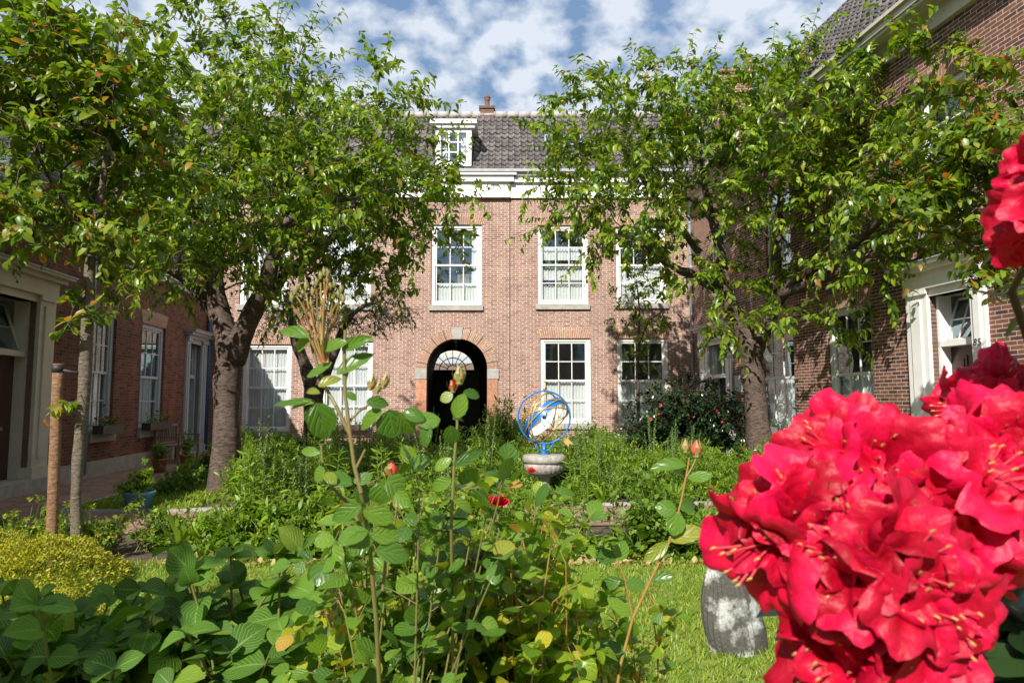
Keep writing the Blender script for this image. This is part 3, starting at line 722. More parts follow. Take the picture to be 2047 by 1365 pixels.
# back wall with lunette
lr = 43.5 / F * (FY + dep); lx = (905 - 1023.5) / F * (FY + dep) * 1.0; lz = P(905, 741, FY + dep).z
for i in range(24):
    a0, a1 = pi * i / 24, pi * (i + 1) / 24
    A = (lx + lr * cos(a0), lz + lr * .95 * sin(a0)); B = (lx + lr * cos(a1), lz + lr * .95 * sin(a1))
    far = 2.6
    tn.quad([WF.w(*A, -dep), WF.w(lx + far * cos(a0), lz + far * sin(a0), -dep), WF.w(lx + far * cos(a1), lz + far * sin(a1), -dep), WF.w(*B, -dep)])
tn.quad([WF.w(lx - 2.6, 0, -dep), WF.w(lx + 2.6, 0, -dep), WF.w(lx + 2.6, lz, -dep), WF.w(lx - 2.6, lz, -dep)])
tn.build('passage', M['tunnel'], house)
fan = MB()
for i in range(0, 9):
    a = pi * i / 8; fan.tube([WF.w(lx + .2 * cos(a), lz + .2 * sin(a), -dep + .02), WF.w(lx + lr * cos(a), lz + lr * .95 * sin(a), -dep + .02)], .014, 5)
for rr in (.2, .62 * lr, lr):
    fan.tube([WF.w(lx + rr * cos(a), lz + rr * .95 * sin(a), -dep + .03) for a in np.linspace(0, pi, 17)], .018, 5)
fan.tube([WF.w(lx - lr, lz, -dep + .04), WF.w(lx + lr, lz, -dep + .04)], .03, 5)
fobj = fan.build('fanlight', M['black'], house); fobj['label'] = 'fan shaped window bars at the back of the passage'
dl = MB()
for s_ in (-1, 1):
    x0_, x1_ = (lx - .95, lx - .01) if s_ < 0 else (lx + .01, lx + .95)
    WF.box(dl, x0_, x1_, .02, lz - .05, -dep + .003, -dep + .06)
    for (za, zb) in ((.2, 1.0), (1.15, lz - .2)): WF.box(dl, x0_ + .14, x1_ - .14, za, zb, -dep + .063, -dep + .08)
dl.build('gate_door', M['door_dark'], house)
# windows
curs_u = ['full', 'full', 'lowsides', 'scallop', 'half']
labs_u = [None, None, 'upper window above the gateway with short white curtain', 'upper window right of the joint with tiers of net curtain', 'upper window furthest right with half curtain']
for r_, c_, l_ in zip(rects_u, curs_u, labs_u): window(WF, house, r_, cur=c_, label=l_)
for r_, c_ in zip(rects_l, ['full', 'full', 'half', 'half']): window(WF, house, r_, cur=c_, sill=True)
# frieze + cornice
fr = MB(); gz = WF.hit(1000, 347)[1]
for (xa, xb, po) in ((fx0 + .03, jx, .10), (jx + .003, fx1, .03)):
    WF.box(fr, xa, xb, top_z - .09, top_z, -.1, po + .04)
    WF.box(fr, xa, xb, top_z, gz - .30, -.1, po)
    WF.box(fr, xa, xb + (.12 if xb == jx else 0), gz - .30, gz - .12, -.1, po + .10)
    WF.box(fr, xa, xb + (.2 if xb == jx else 0), gz - .12, gz - .03, -.1, po + .17)
fr.build('cornice', M['white'], house)
gt = MB(); WF.box(gt, fx0 + .03, fx1, gz - .03, gz + .05, -.1, .30); gt.build('gutter', M['gutter'], house)
jb = MB(); WF.box(jb, jx - .01, jx + .01, 0, top_z - .09, 0, .012); jb.build('expansion_joint', M['dark_wood'], house)
# roof
RL = 3.4; rs = 50
dx0, dx1, dz0, dz1 = WF.rect(872, 262, 943, 336)
roof, rup, rnn = pantiles(WF, house, fx0 - 2.0, fx1 + 3.5, gz + .05, .20, rs, RL, holes=[(dx0 + .02, dx1 - .02, -.1, 2.0)])
rt = V((0, 0, gz + .05)) + WF.w(0, 0, .20) + rup * RL
rd = MB(); x = fx0 - 2.0
while x < fx1 + 3.4:
    rd.tube([(x, rt.y + .02, rt.z + .0), (x + .40, rt.y + .02, rt.z + .012)], .13, 10); x += .385
rd.build('ridge', M['ridge'], house)
bk = MB()
bk.quad([(fx0 - 2, rt.y, rt.z), (fx1 + 3.5, rt.y, rt.z), (fx1 + 3.5, rt.y + 5, rt.z - 4), (fx0 - 2, rt.y + 5, rt.z - 4)])
bk.quad([(fx0 - 2, rt.y + 3.2, 4.2), (ax - 1.6, rt.y + 3.2, 4.2), (ax - 1.6, rt.y + 3.2, 8.4), (fx0 - 2, rt.y + 3.2, 8.4)])
bk.build('rear_roof_slope', M['gutter'], house)
# dormer
dm = MB(); oo = .18
WF.box(dm, dx0, dx0 + .13, dz0, dz1, oo - .06, oo); WF.box(dm, dx1 - .13, dx1, dz0, dz1, oo - .06, oo)
WF.box(dm, dx0 + .13, dx1 - .13, dz0, dz0 + .12, oo - .06, oo); WF.box(dm, dx0 + .13, dx1 - .13, dz1 - .10, dz1, oo - .06, oo)
xi0, xi1, zi0, zi1 = dx0 + .13, dx1 - .13, dz0 + .12, dz1 - .10
for i in (0, 1, 2, 3):
    x = xi0 + (xi1 - xi0) * i / 3; WF.box(dm, x - .022, x + .022, zi0, zi1, oo - .05, oo - .01)
for j in (0, 1, 2, 3):
    z = zi0 + (zi1 - zi0) * j / 3; WF.box(dm, xi0, xi1, z - .018, z + .018, oo - .049, oo - .011)
WF.box(dm, dx0 - .10, dx1 + .10, dz1, dz1 + .11, oo - .1, oo + .08); WF.box(dm, dx0 - .16, dx1 + .16, dz1 + .11, dz1 + .2, oo - .12, oo + .15)
WF.box(dm, dx0 - .16, dx1 + .16, dz1 + .2, dz1 + .23, -2.2, oo + .16)
for x in (dx0, dx1 - .02):
    dm.quad([WF.w(x, dz0 - .1, oo - .06), WF.w(x, dz1, oo - .06), WF.w(x, dz1 + .2, -2.2), WF.w(x, dz1 - .4, -1.6)])
dmo = dm.build('dormer', M['white'], house)
g = MB(); g.quad([WF.w(xi0, zi0, oo - .03), WF.w(xi1, zi0, oo - .03), WF.w(xi1, zi1, oo - .03), WF.w(xi0, zi1, oo - .03)]); g.build('pane', M['glass'], dmo)
curtain(WF, xi0, xi0 + .2, zi0, zi1, oo - .15, dmo); curtain(WF, xi1 - .2, xi1, zi0, zi1, oo - .15, dmo)
rm = MB(); WF.box(rm, dx0 + .03, dx1 - .03, dz0, dz1 - .01, -.8, -.75); rm.build('interior', M['room'], dmo)
# skylights
def skylight(px, py, w, h):
    d = D(px, py); O = V((0, 0, EYE)); p0 = WF.w(0, gz + .05, .20); t = rnn.dot(p0 - O) / rnn.dot(d); c = O + d * t
    s = MB(); s.box((-w / 2, -h / 2, .03), (w / 2, h / 2, .10), X=(1, 0, 0), Y=rup, Z=rnn, O=c)
    o = s.build('skylight', M['zinc'], house); q = MB()
    for i in (-1, 1): q.box((i * w / 4 - w / 4 + .05, -h / 2 + .06, .101), (i * w / 4 + w / 4 - .05, h / 2 - .06, .108), X=(1, 0, 0), Y=rup, Z=rnn, O=c)
    q.build('pane', M['glass'], o)
skylight(1125, 285, 1.15, .62)
skylight(1345, 285, .9, .62)
M['potdark'] = simple('sooty_clay', (.16, .07, .045), .8)
# chimney on the ridge
def chimney(px0, px1, pyt, pyb, Y, bld, pot=True, m='sooty_brick', dpt=.5):
    a = P(px0, pyt, Y); b = P(px1, pyb, Y); c = MB(); w = b.x - a.x
    c.box((a.x, Y, b.z - 1), (b.x, Y + dpt, a.z)); c.box((a.x - .04, Y - .04, a.z - .10), (b.x + .04, Y + dpt + .04, a.z - .02))
    o = c.build('chimney', M[m], bld)
    if pot:
        q = MB(); q.lathe((a.x + w / 2, Y + dpt / 2, a.z), [(.10, 0), (.105, .04), (.085, .08), (.08, .24), (.095, .26), (.095, .3), (.06, .31), (.11, .33), (.10, .38), (.03, .45), (.02, .5)], 14)
        q.build('chimney_pot', M['potdark'], o)
    return o
chimney(960, 987, 211, 236, rt.y - .1, house, dpt=.4)
# drainpipe at right corner and lightning strip
dp = MB(); px_ = fx1 - .05
dp.tube([WF.w(px_, .1, .09), WF.w(px_, 6.9, .09), WF.w(px_ - .02, gz - .1, .3)], .05, 10)
for z in (1.0, 3.2, 5.4): WF.box(dp, px_ - .07, px_ + .07, z, z + .06, 0, .15)
dp.build('drainpipe', M['zinc'], house)
# hanging lantern
lp = P(911, 690, FY + 1.2)
ln = thing('hanging_lantern', 'small black lantern hanging inside the arched gateway', 'lantern', tuple(lp))
q = MB(); q.tube([lp + V((0, 0, .22)), lp + V((0, 0, az + ar + .12 - lp.z))], .012, 6); q.build('rod', M['black'], ln)
q = MB()
for i in range(4):
    a = pi / 4 + i * pi / 2; q.tube([lp + V((.10 * cos(a), .10 * sin(a), .12)), lp + V((.07 * cos(a), .07 * sin(a), -.14))], .012, 5)
q.lathe(lp, [(.13, .12), (.12, .135), (.04, .2), (.02, .24)], 4); q.lathe(lp, [(.08, -.16), (.08, -.14)], 4)
q.build('lantern_frame', M['black'], ln); q = MB(); q.lathe(lp, [(.06, -.135), (.085, .115)], 4); q.build('lantern_glass', M['glass'], ln)
# building beyond the passage, seen through the fanlight
by = MB(); YB = FY + 14
bh = thing('distant_house', 'pale house across the street seen through the gateway fanlight', 'house', (-2, YB, 0))
by.quad([(-8, YB, 0), (5, YB, 0), (5, YB, 3.35), (-8, YB, 3.35)]); by.build('wall', M['brick_left'], bh); by = MB(); by.quad([(-8, YB + 1.5, 3), (5, YB + 1.5, 3), (5, YB + 1.5, 7), (-8, YB + 1.5, 7)]); by.build('upper_wall', M['brick_front'], bh)
by = MB(); by.quad([(-8, YB, 3.35), (5, YB, 3.35), (5, YB + 1.4, 3.8), (-8, YB + 1.4, 3.8)]); by.build('roof', M['zinc'], bh)

# ================================================================== doorways
def doorway(W, bld, ox0, ox1, ix0, ix1, zt, zhead, ztr, leafm, white, cols=2, tilt=True, number=None, canopy=True, zb=0.0):
    """ox: outer pilaster edges, ix: door opening, zhead: opening head, zt: top of canopy, ztr: transom"""
    mb = MB()
    for a, b in ((ox0, ix0), (ix1, ox1)):
        W.box(mb, a, b, zb + .28, zhead + .12, -.1, .06)
        W.box(mb, a - .02, b + .02, zb, zb + .28, -.1, .09)
        W.box(mb, a + (b - a) * .28, b - (b - a) * .28, zb + .42, zhead - .05, .06, .085)
        W.box(mb, a - .02, b + .02, zhead + .04, zhead + .12, .06, .10)
    W.box(mb, ox0, ox1, zhead + .121, zt - .14, -.1, .10); W.box(mb, ix0, ix1, zhead, zhead + .12, -.2, .03)
    W.box(mb, ox0 - .08, ox1 + .08, zt - .14, zt - .07, -.05, .20); W.box(mb, ox0 - .14, ox1 + .14, zt - .07, zt - .02, -.05, .30)
    for a in (ix0, ix1 - .05): W.box(mb, a, a + .05, zb + .1, zhead, -.32, -.1)
    W.box(mb, ix0, ix1, ztr - .04, ztr + .05, -.30, -.10)
    o = mb.build('doorway', M[white], bld)
    c = MB(); W.box(c, ox0 - .16, ox1 + .16, zt - .02, zt, -.05, .33); c.build('canopy', M['zinc'], o)
    # transom window, tilted inward hopper
    t = MB(); tw_ = ix1 - ix0 - .1; th_ = zhead - ztr - .05; bx = ix0 + .05; tl = .35 if tilt else 0.0
    pt = lambda x, z, oo=0: W.w(bx + x, ztr + .05 + z * cos(tl), -.2 - z * sin(tl) * (1 if tilt else 0) + oo)
    def bar(x0, z0, x1, z1, w=.022):
        t.tube([pt(x0, z0), pt(x1, z1)], w, 4)
    for i in range(cols + 1): bar(tw_ * i / cols, 0, tw_ * i / cols, th_, .028 if i in (0, cols) else .016)
    for j in (0, 1, 2): bar(0, th_ * j / 2, tw_, th_ * j / 2, .028 if j != 1 else .016)
    t.build('transom_window', M[white], o)
    gq = MB(); gq.quad([pt(0, 0), pt(tw_, 0), pt(tw_, th_), pt(0, th_)]); gq.build('pane', M['glass'], o)
    d = MB(); W.box(d, ix0 + .05, ix1 - .05, zb + .1, ztr - .04, -.32, -.27)
    for (za, zc) in ((zb + .25, zb + .85), (zb + .98, ztr - .18)):
        m_ = (ix0 + ix1) / 2
        for xa, xb in ((ix0 + .16, m_ - .05), (m_ + .05, ix1 - .16)):
            W.box(d, xa, xb, za, zc, -.27, -.255); W.box(d, xa + .05, xb - .05, za + .05, zc - .05, -.255, -.245)
    d.build('door_leaf', M[leafm], o)
    bz = MB(); W.box(bz, ix0 + .3, ix1 - .3, zb + .90, zb + .96, -.245, -.235); bz.build('letter_slot', M['brass'], o)
    rm = MB()
    rm.quad([W.w(ix0, zb, -1.5), W.w(ix1, zb, -1.5), W.w(ix1, zhead, -1.5), W.w(ix0, zhead, -1.5)])
    rm.quad([W.w(ix0, zb, -.3), W.w(ix0, zb, -1.5), W.w(ix0, zhead, -1.5), W.w(ix0, zhead, -.3)]); rm.quad([W.w(ix1, zb, -.3), W.w(ix1, zb, -1.5), W.w(ix1, zhead, -1.5), W.w(ix1, zhead, -.3)])
    rm.quad([W.w(ix0, zhead, -.05), W.w(ix1, zhead, -.05), W.w(ix1, zhead, -1.5), W.w(ix0, zhead, -1.5)])
    rm.build('interior', M['room'], o)
    st = MB(); W.box(st, ox0 - .05, ox1 + .05, 0, zb + .1, -.3, .22); st.build('doorstep', M['stone'], o)
    if number:
        cu = bpy.data.curves.new('number', 'FONT'); cu.body = number; cu.size = .135; cu.extrude = .003; cu.shear = .2; cu.align_x = 'CENTER'; cu.space_character = 1.1
        to = bpy.data.objects.new('tmp', cu); COL.objects.link(to)
        from mathutils import Matrix
        px, pz = number_pos
        p = W.w(px, pz, .089)
        Mx = Matrix((( W.r.x, W.u.x, W.n.x, p.x), (W.r.y, W.u.y, W.n.y, p.y), (W.r.z, W.u.z, W.n.z, p.z), (0, 0, 0, 1)))
        dg = bpy.context.evaluated_depsgraph_get(); me = bpy.data.meshes.new_from_object(to.evaluated_get(dg)); bpy.data.objects.remove(to)
        me.transform(Mx); me.transform(Matrix.Translation(-root_loc(bld))); me.materials.clear()
        link_mesh(me, 'house_number', M['black'], o)
    return o

# ================================================================== right building
rdir = V((.127, -1, 0)).normalized()
WR = Wall((5.30, 20.0, 0), rdir)
rb = thing('brick_house', 'tall two storey brick house along the right side with doorway numbered 85', 'house', (5.6, 16, 0))
Rz = 7.2
def rrect(a, b, c, d): return WR.rect(a, b, c, d)
r_low = [(WR.hit(1512, 740)[0], WR.hit(1588, 740)[0], .75, 3.25), (WR.hit(1655, 720)[0], WR.hit(1745, 720)[0], .75, WR.hit(1700, 612)[1])]
ub = WR.hit(1840, 430)[1]
r_up = [(WR.hit(1422, 520)[0], WR.hit(1452, 520)[0], 4.2, 6.3), (WR.hit(1530, 450)[0], WR.hit(1580, 450)[0], 4.2, 6.3), (WR.hit(1655, 400)[0], WR.hit(1722, 400)[0], 4.2, 6.3), (WR.hit(1836, 300)[0], WR.hit(1940, 300)[0], 4.2, 6.35)]
dA = (WR.hit(1402, 720)[0], WR.hit(1466, 720)[0]); dAi = (WR.hit(1418, 720)[0], WR.hit(1454, 720)[0])
dD = (WR.hit(1818, 620)[0], WR.hit(1976, 620)[0]); dDi = (WR.hit(1860, 620)[0], WR.hit(1947, 620)[0])
zA_t = 3.55; zD_t = WR.hit(1900, 514)[1]; zD_h = WR.hit(1905, 583)[1]; zD_r = WR.hit(1905, 684)[1]
holesR = r_low + r_up + [(dAi[0], dAi[1], 0, 3.0), (dDi[0], dDi[1], 0, zD_h)]
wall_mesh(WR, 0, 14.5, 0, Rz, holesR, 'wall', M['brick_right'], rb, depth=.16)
for r_ in r_low: window(WR, rb, r_, cols=3, rows=4, fw=.09, cur='half', set_=.06)
for i, r_ in enumerate(r_up): window(WR, rb, r_, cols=2, rows=4, fw=.09, cur='none', blind=True, set_=.05)
doorway(WR, rb, dA[0], dA[1], dAi[0], dAi[1], zA_t, 3.0, 2.15, 'door_dark', 'white', tilt=False, cols=3)
number_pos = (WR.hit(1964, 684)[0], WR.hit(1964, 690)[1])
dw = doorway(WR, rb, dD[0], dD[1], dDi[0], dDi[1], zD_t, zD_h, zD_r, 'door_brown', 'white', cols=3, number='85', zb=.1)
dw['label'] = 'white doorway with tilted transom window and number 85'
cn = MB()
WR.box(cn, 0, 14.5, Rz, Rz + .30, -.1, .08); WR.box(cn, 0, 14.5, Rz + .30, Rz + .35, -.1, .40); WR.box(cn, 0, 14.5, Rz + .35, Rz + .46, -.1, .44); WR.box(cn, 0, 14.5, Rz + .46, Rz + .52, -.1, .50)
cn.build('cornice', M['cream'], rb)
pantiles(WR, rb, -.6, 14.4, Rz + .52, .42, 52, 4.2)
for Yc in (15.5,): 
    c = P(1475, 140, Yc); q = MB(); a = P(1440, 135, Yc); b = P(1505, 240, Yc)
    q.box((a.x, Yc, Rz), (b.x, Yc + .8, a.z)); q.box((a.x - .05, Yc - .05, a.z - .14), (b.x + .05, Yc + .85, a.z - .04)); q.build('chimney', M['brick_right'], rb)
q = MB(); s0 = WR.hit(1745, 780)[0]
# wall lamp bracket that throws the long diagonal shadows is off the door; iron hand rail beside the steps
# dark letter/notice board on right wall near far door
a = WR.hit(1478, 765); nb_ = thing('wall_notice_board', 'small dark framed board on the right wall behind the tree trunk', 'notice board', tuple(WR.w(a[0], a[1] - .25, .03)))
q = MB(); WR.box(q, a[0] - .22, a[0] + .45, a[1] - .3, a[1] + .25, 0.002, .05); q.build('frame', M['dark_wood'], nb_)
q = MB(); WR.box(q, a[0] - .15, a[0] + .38, a[1] - .23, a[1] + .18, .052, .056); q.build('board', M['zinc'], nb_)

# ================================================================== left building
ldir = V((-.105, 1, 0)).normalized()
WL = Wall((-6.8 - .105 * 2, 2.0, 0), ldir)
lb = thing('brick_house', 'shaded single storey brick house along the left side with steep tiled roof', 'house', (-8, 12, 0))
Lz = 4.35
lG = (WL.hit(183, 740)[0], WL.hit(229, 740)[0], WL.hit(205, 866)[1], WL.hit(205, 622)[1])
lH = (WL.hit(281, 740)[0], WL.hit(328, 740)[0], WL.hit(305, 858)[1], WL.hit(305, 650)[1])
dE = (WL.hit(-70, 700)[0], WL.hit(100, 700)[0]); dEi = (WL.hit(-45, 700)[0], WL.hit(68, 700)[0])
dJ = (WL.hit(368, 760)[0], WL.hit(408, 760)[0]); dJi = (WL.hit(374, 760)[0], WL.hit(398, 760)[0])
zE_t = WL.hit(60, 538)[1]; zE_h = WL.hit(40, 596)[1]; zE_r = WL.hit(40, 706)[1]
zJ_h = 3.05; zJ_r = WL.hit(388, 753)[1]
endL = (V((-8.9, 20, 0)) - WL.O).dot(WL.r)
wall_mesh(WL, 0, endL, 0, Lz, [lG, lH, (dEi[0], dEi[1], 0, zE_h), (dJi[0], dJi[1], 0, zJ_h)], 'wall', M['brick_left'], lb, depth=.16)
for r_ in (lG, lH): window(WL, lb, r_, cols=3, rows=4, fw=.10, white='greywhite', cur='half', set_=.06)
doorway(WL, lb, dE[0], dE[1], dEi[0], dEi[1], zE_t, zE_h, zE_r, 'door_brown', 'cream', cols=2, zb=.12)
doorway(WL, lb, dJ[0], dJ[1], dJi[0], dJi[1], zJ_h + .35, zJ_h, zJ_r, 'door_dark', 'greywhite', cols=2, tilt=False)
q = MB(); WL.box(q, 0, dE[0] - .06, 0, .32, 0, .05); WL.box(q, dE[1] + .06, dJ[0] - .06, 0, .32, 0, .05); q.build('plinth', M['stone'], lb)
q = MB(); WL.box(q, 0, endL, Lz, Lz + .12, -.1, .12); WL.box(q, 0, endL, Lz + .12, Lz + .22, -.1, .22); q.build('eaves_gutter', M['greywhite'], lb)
pantiles(WL, lb, 0, endL + .5, Lz + .24, .2, 52, 6.4)
q = MB(); q.tube([WL.w(endL - .25, .1, .08), WL.w(endL - .25, Lz + .1, .08)], .05, 10); q.build('drainpipe', M['bluepipe'], lb)
q = MB(); s1 = WL.hit(172, 700)[0]; q.tube([WL.w(s1, .1, .07), WL.w(s1, Lz + .1, .07)], .045, 10); q.build('drainpipe', M['zinc'], lb)
# brick dormer over the left door
dmm = MB(); s2 = WL.hit(0, 400)[0]
WL.box(dmm, s2 - 1.2, s2 + .5, Lz + .28, Lz + 2.0, -1.6, -.1); dmo = dmm.build('dormer', M['brick_left'], lb)
q = MB(); WL.box(q, s2 - 1.35, s2 + .65, Lz + 2.0, Lz + 2.16, -2.2, .1); WL.box(q, s2 + .5, s2 + .6, Lz + .28, Lz + 2.0, -.3, -.04)
WL.box(q, s2 - .9, s2 + .3, Lz + .6, Lz + 1.8, -.1, -.05); q.build('dormer_frame', M['white'], dmo)
q = MB(); WL.box(q, s2 - .8, s2 + .2, Lz + .7, Lz + 1.7, -.05, -.04); q.build('pane', M['glass'], dmo)

# ================================================================== opposite house (behind the camera, only ever seen in the window panes)
ob = thing('brick_house', 'brick house row closing the garden behind the viewer', 'house', (0, -13, 0))
WO = Wall((10, -13, 0), (-1, 0, 0)); holesO = [(x, x + 1.4, z, z + h) for x in (1, 4, 7, 12, 15, 18) for z, h in ((.8, 2.4), (4.6, 2.2))]
wall_mesh(WO, -2, 22, 0, 8, holesO, 'wall', M['brick_right'], ob)
for h in holesO: window(WO, ob, h, cur='none', sill=False, head=False)
pantiles(WO, ob, -2, 22, 8.1, .3, 50, 3.4)

# ================================================================== ground
def sheet(name, pts, z, m, kind='structure', uvs=1.0):
    mb = MB(); mb.quad([(x, y, z) for x, y in pts], [(x * uvs, y * uvs) for x, y in pts]); o = mb.build(name, m); o['kind'] = kind; return o
sheet('ground', [(-60, -40), (60, -40), (60, 80), (-60, 80)], 0.0, M['soil'])
sheet('lawn', [(-6.0, -3), (5.0, -3), (5.0, 6.35), (-6.0, 6.35)], .008, M['lawn'])
wl = lambda Y: -6.8 - .105 * Y
sheet('path', [(wl(-3) - .1, -3), (-6.1, -3), (-6.0, 8.0), (-6.3, 20), (wl(20) - .1, 20)], .012, M['paving'])
sheet('cross_path', [(-6.3, 7.6), (7, 8.9), (7, 10.35), (-6.3, 9.15)], .016, M['paving'])
sheet('terrace', [(-6.25, 17.4), (5.6, 17.4), (5.3, 20), (-6.2, 20)], .010, M['paving'])
sheet('side_path', [(5.6, -3), (8.3, -3), (5.4, 20), (4.6, 17)], .014, M['paving'])
kb = MB()
def kerb(x0, y0, x1, y1, w=.09, h=.05):
    a = V((x0, y0, 0)); b = V((x1, y1, 0)); d = (b - a); L = d.length; d.normalize(); nrm_ = V((-d.y, d.x, 0)); n = max(1, int(L / .8))
    for i in range(n):
        j = random.uniform(-.006, .006)
        kb.box((i * L / n + .004, -w / 2 + j, -.02), ((i + 1) * L / n - .004, w / 2 + j, h + j), X=d, Y=nrm_, O=a)
kerb(-6.0, 9.25, 7, 10.42); kerb(-6.08, 9.4, -6.3, 19)
kb.build('kerb', M['stone'])['kind'] = 'structure'
# ================================================================== trees
def pt(l): return [(P(a, b, c), r) for a, b, c, r in l]
lt = thing('cherry_tree', 'large spreading cherry tree with thick sunlit trunk on the left', 'tree', tuple(G(452, 990)))
YL = G(452, 990).y
limbs = [pt([(452, 1000, YL, .29), (448, 940, YL, .225), (452, 860, YL, .205), (455, 760, YL, .20), (458, 690, YL, .22), (440, 630, YL, .17), (425, 540, YL, .13), (395, 440, YL, .09), (350, 330, YL, .05)]),
         pt([(462, 720, YL, .2), (490, 650, YL - .1, .17), (530, 570, YL - .3, .13), (560, 480, YL - .5, .10), (620, 390, YL - .8, .07), (700, 290, YL - 1, .04)]),
         pt([(470, 690, YL, .15), (500, 640, YL + .4, .13), (560, 560, YL + 1.0, .10), (660, 480, YL + 1.5, .07), (760, 400, YL + 1.8, .04)]),
         pt([(445, 640, YL, .12), (400, 590, YL + .2, .10), (330, 530, YL + .3, .07), (250, 470, YL + .2, .04)]),
         pt([(430, 560, YL, .11), (440, 470, YL + .4, .09), (470, 350, YL + .6, .07), (500, 200, YL + .6, .04)]),
         pt([(560, 490, YL - .5, .06), (650, 440, YL - 1.2, .05), (760, 380, YL - 1.5, .03)])]
blobs = [(400, 340, YL, 230, 220, 2.2, 5), (590, 350, YL, 200, 200, 2.2, 4.6), (760, 420, YL - .2, 140, 110, 1.7, 2.6), (775, 260, YL - .3, 80, 100, 1.2, .8), (540, 430, YL - 2.2, 220, 90, .8, 1.3), (380, 520, YL - 1.8, 150, 60, .8, .7), (300, 480, YL, 180, 120, 1.8, 1.8),
         (560, 560, YL + .3, 180, 70, 1.5, 1.2), (330, 130, YL, 200, 120, 1.8, 1.3), (560, 150, YL, 130, 100, 1.6, .8), (700, 540, YL + .4, 110, 60, 1.2, .7), (150, 400, YL, 120, 150, 1.5, .8), (880, 385, YL - .4, 60, 45, .5, .28)]
tips = sample_blobs(blobs, 940, .55)
wh = [tuple(P(*q)) for q in ((560, -40, YL), (610, -60, YL), (520, 30, YL), (690, 20, YL - .3), (720, 60, YL), (830, 140, YL - .3), (870, 150, YL - .6), (925, 205, YL - .5), (780, 60, YL), (640, 40, YL), (480, -30, YL), (400, -40, YL), (600, 60, YL + .5), (760, 130, YL), (505, -60, YL), (580, -20, YL), (660, -30, YL), (745, 95, YL), (800, 120, YL), (815, 170, YL - .5), (460, -60, YL), (350, -20, YL), (625, 20, YL), (545, 60, YL), (700, 100, YL), (940, 240, YL - .5), (950, 280, YL - .4), (900, 330, YL - .4), (440, 10, YL), (340, -50, YL), (850, 210, YL))]
nl = grow_tree(lt, limbs, tips, M['bark'], M['leaf_cherry'], T_CH, .135, shoots_per=2, k=13, shoot=.58, g=.45, whips=wh)
print('left tree leaves', nl)

YR = 14.0
rtb = P(1514, 935, YR); rtb.z = 0
rtree = thing('cherry_tree', 'spreading cherry tree with straight trunk in front of the right building', 'tree', tuple(rtb))
limbs = [[(rtb, .30), (P(1519, 900, YR), .25), (P(1513, 820, YR), .225), (P(1502, 740, YR), .225), (P(1500, 690, YR), .245), (P(1472, 640, YR), .16), (P(1450, 590, YR), .15), (P(1440, 510, YR), .12), (P(1420, 420, YR), .08), (P(1400, 320, YR), .05)],
         [(P(1508, 700, YR), .2), (P(1530, 650, YR), .17), (P(1560, 590, YR - .2), .13), (P(1620, 540, YR - 1.0), .11), (P(1700, 490, YR - 2.2), .08), (P(1780, 420, YR - 3.4), .05), (P(1840, 340, YR - 4.2), .03)],
         [(P(1475, 630, YR), .14), (P(1440, 580, YR + .2), .12), (P(1385, 550, YR), .10), (P(1330, 525, YR - .3), .07), (P(1260, 480, YR - .5), .04), (P(1180, 470, YR - .6), .02)],
         [(P(1540, 630, YR - .1), .13), (P(1550, 540, YR + .4), .11), (P(1560, 430, YR + .6), .08), (P(1570, 280, YR + .6), .04)],
         [(P(1445, 560, YR), .1), (P(1380, 480, YR + .5), .07), (P(1300, 380, YR + .6), .05), (P(1230, 280, YR + .5), .03)],
         [(P(1560, 590, YR - .2), .10), (P(1640, 560, YR - 1.4), .08), (P(1740, 520, YR - 2.8), .05)]]
blobs = [(1330, 340, YR, 210, 190, 2.2, 3.6), (1500, 330, YR, 200, 190, 2.4, 3.6), (1640, 330, YR - 1.8, 170, 200, 1.3, 2.8), (1430, 180, YR, 160, 80, 1.6, 1.1), (1600, 200, YR - .2, 170, 110, 1.6, 1.4), (1130, 300, YR - .4, 60, 60, .8, .35),
         (1180, 420, YR - .3, 110, 60, 1.0, .7), (1290, 490, YR - .3, 90, 40, 1.0, .5), (1780, 400, YR - 3.6, 110, 120, .8, 1.1), (1820, 280, YR - 4.2, 70, 90, .7, .4), (1740, 530, YR - 3, 110, 40, .8, .6), (1480, 540, YR, 170, 60, 1.4, .8), (1720, 190, YR - 2.8, 110, 110, .8, .6), (1640, 640, YR - 1.9, 90, 22, .5, .22), (1480, 645, YR - .5, 90, 35, .6, .3), (1780, 110, YR - 4, 100, 80, .6, .14), (1250, 330, YR - .5, 180, 150, 1.5, .9), (1200, 200, YR, 80, 60, 1, .3)]
tips = sample_blobs(blobs, 660, .54)
wh = [tuple(P(*q)) for q in ((1110, 130, YR), (1080, 190, YR), (1170, 110, YR), (1260, 80, YR), (1230, 150, YR), (1390, 60, YR), (1440, 60, YR), (1350, 90, YR), (1300, 95, YR), (1215, 125, YR), (1145, 150, YR), (1550, 40, YR), (1690, 20, YR - 2.4), (1740, 0, YR - 3), (1780, 30, YR - 3.6), (1850, 60, YR - 4.4), (1800, 80, YR - 4), (1480, 90, YR), (1520, 110, YR), (1575, 60, YR), (1650, -20, YR - 1.8), (1610, 30, YR), (1820, 10, YR - 4.2), (1870, 10, YR - 4.6), (1030, 240, YR - .5), (1010, 480, YR - .6), (1040, 440, YR - .6), (1120, 560, YR - .5), (1060, 250, YR - .5), (1790, 650, YR - 3.2), (1740, 655, YR - 2.6), (1330, 110, YR), (1700, 80, YR - 2.6), (1190, 580, YR - .6), (1070, 340, YR - .5))]
grow_tree(rtree, limbs, tips, M['bark'], M['leaf_cherry'], T_CH, .165, shoots_per=2, k=13, shoot=.62, g=.5, whips=wh)

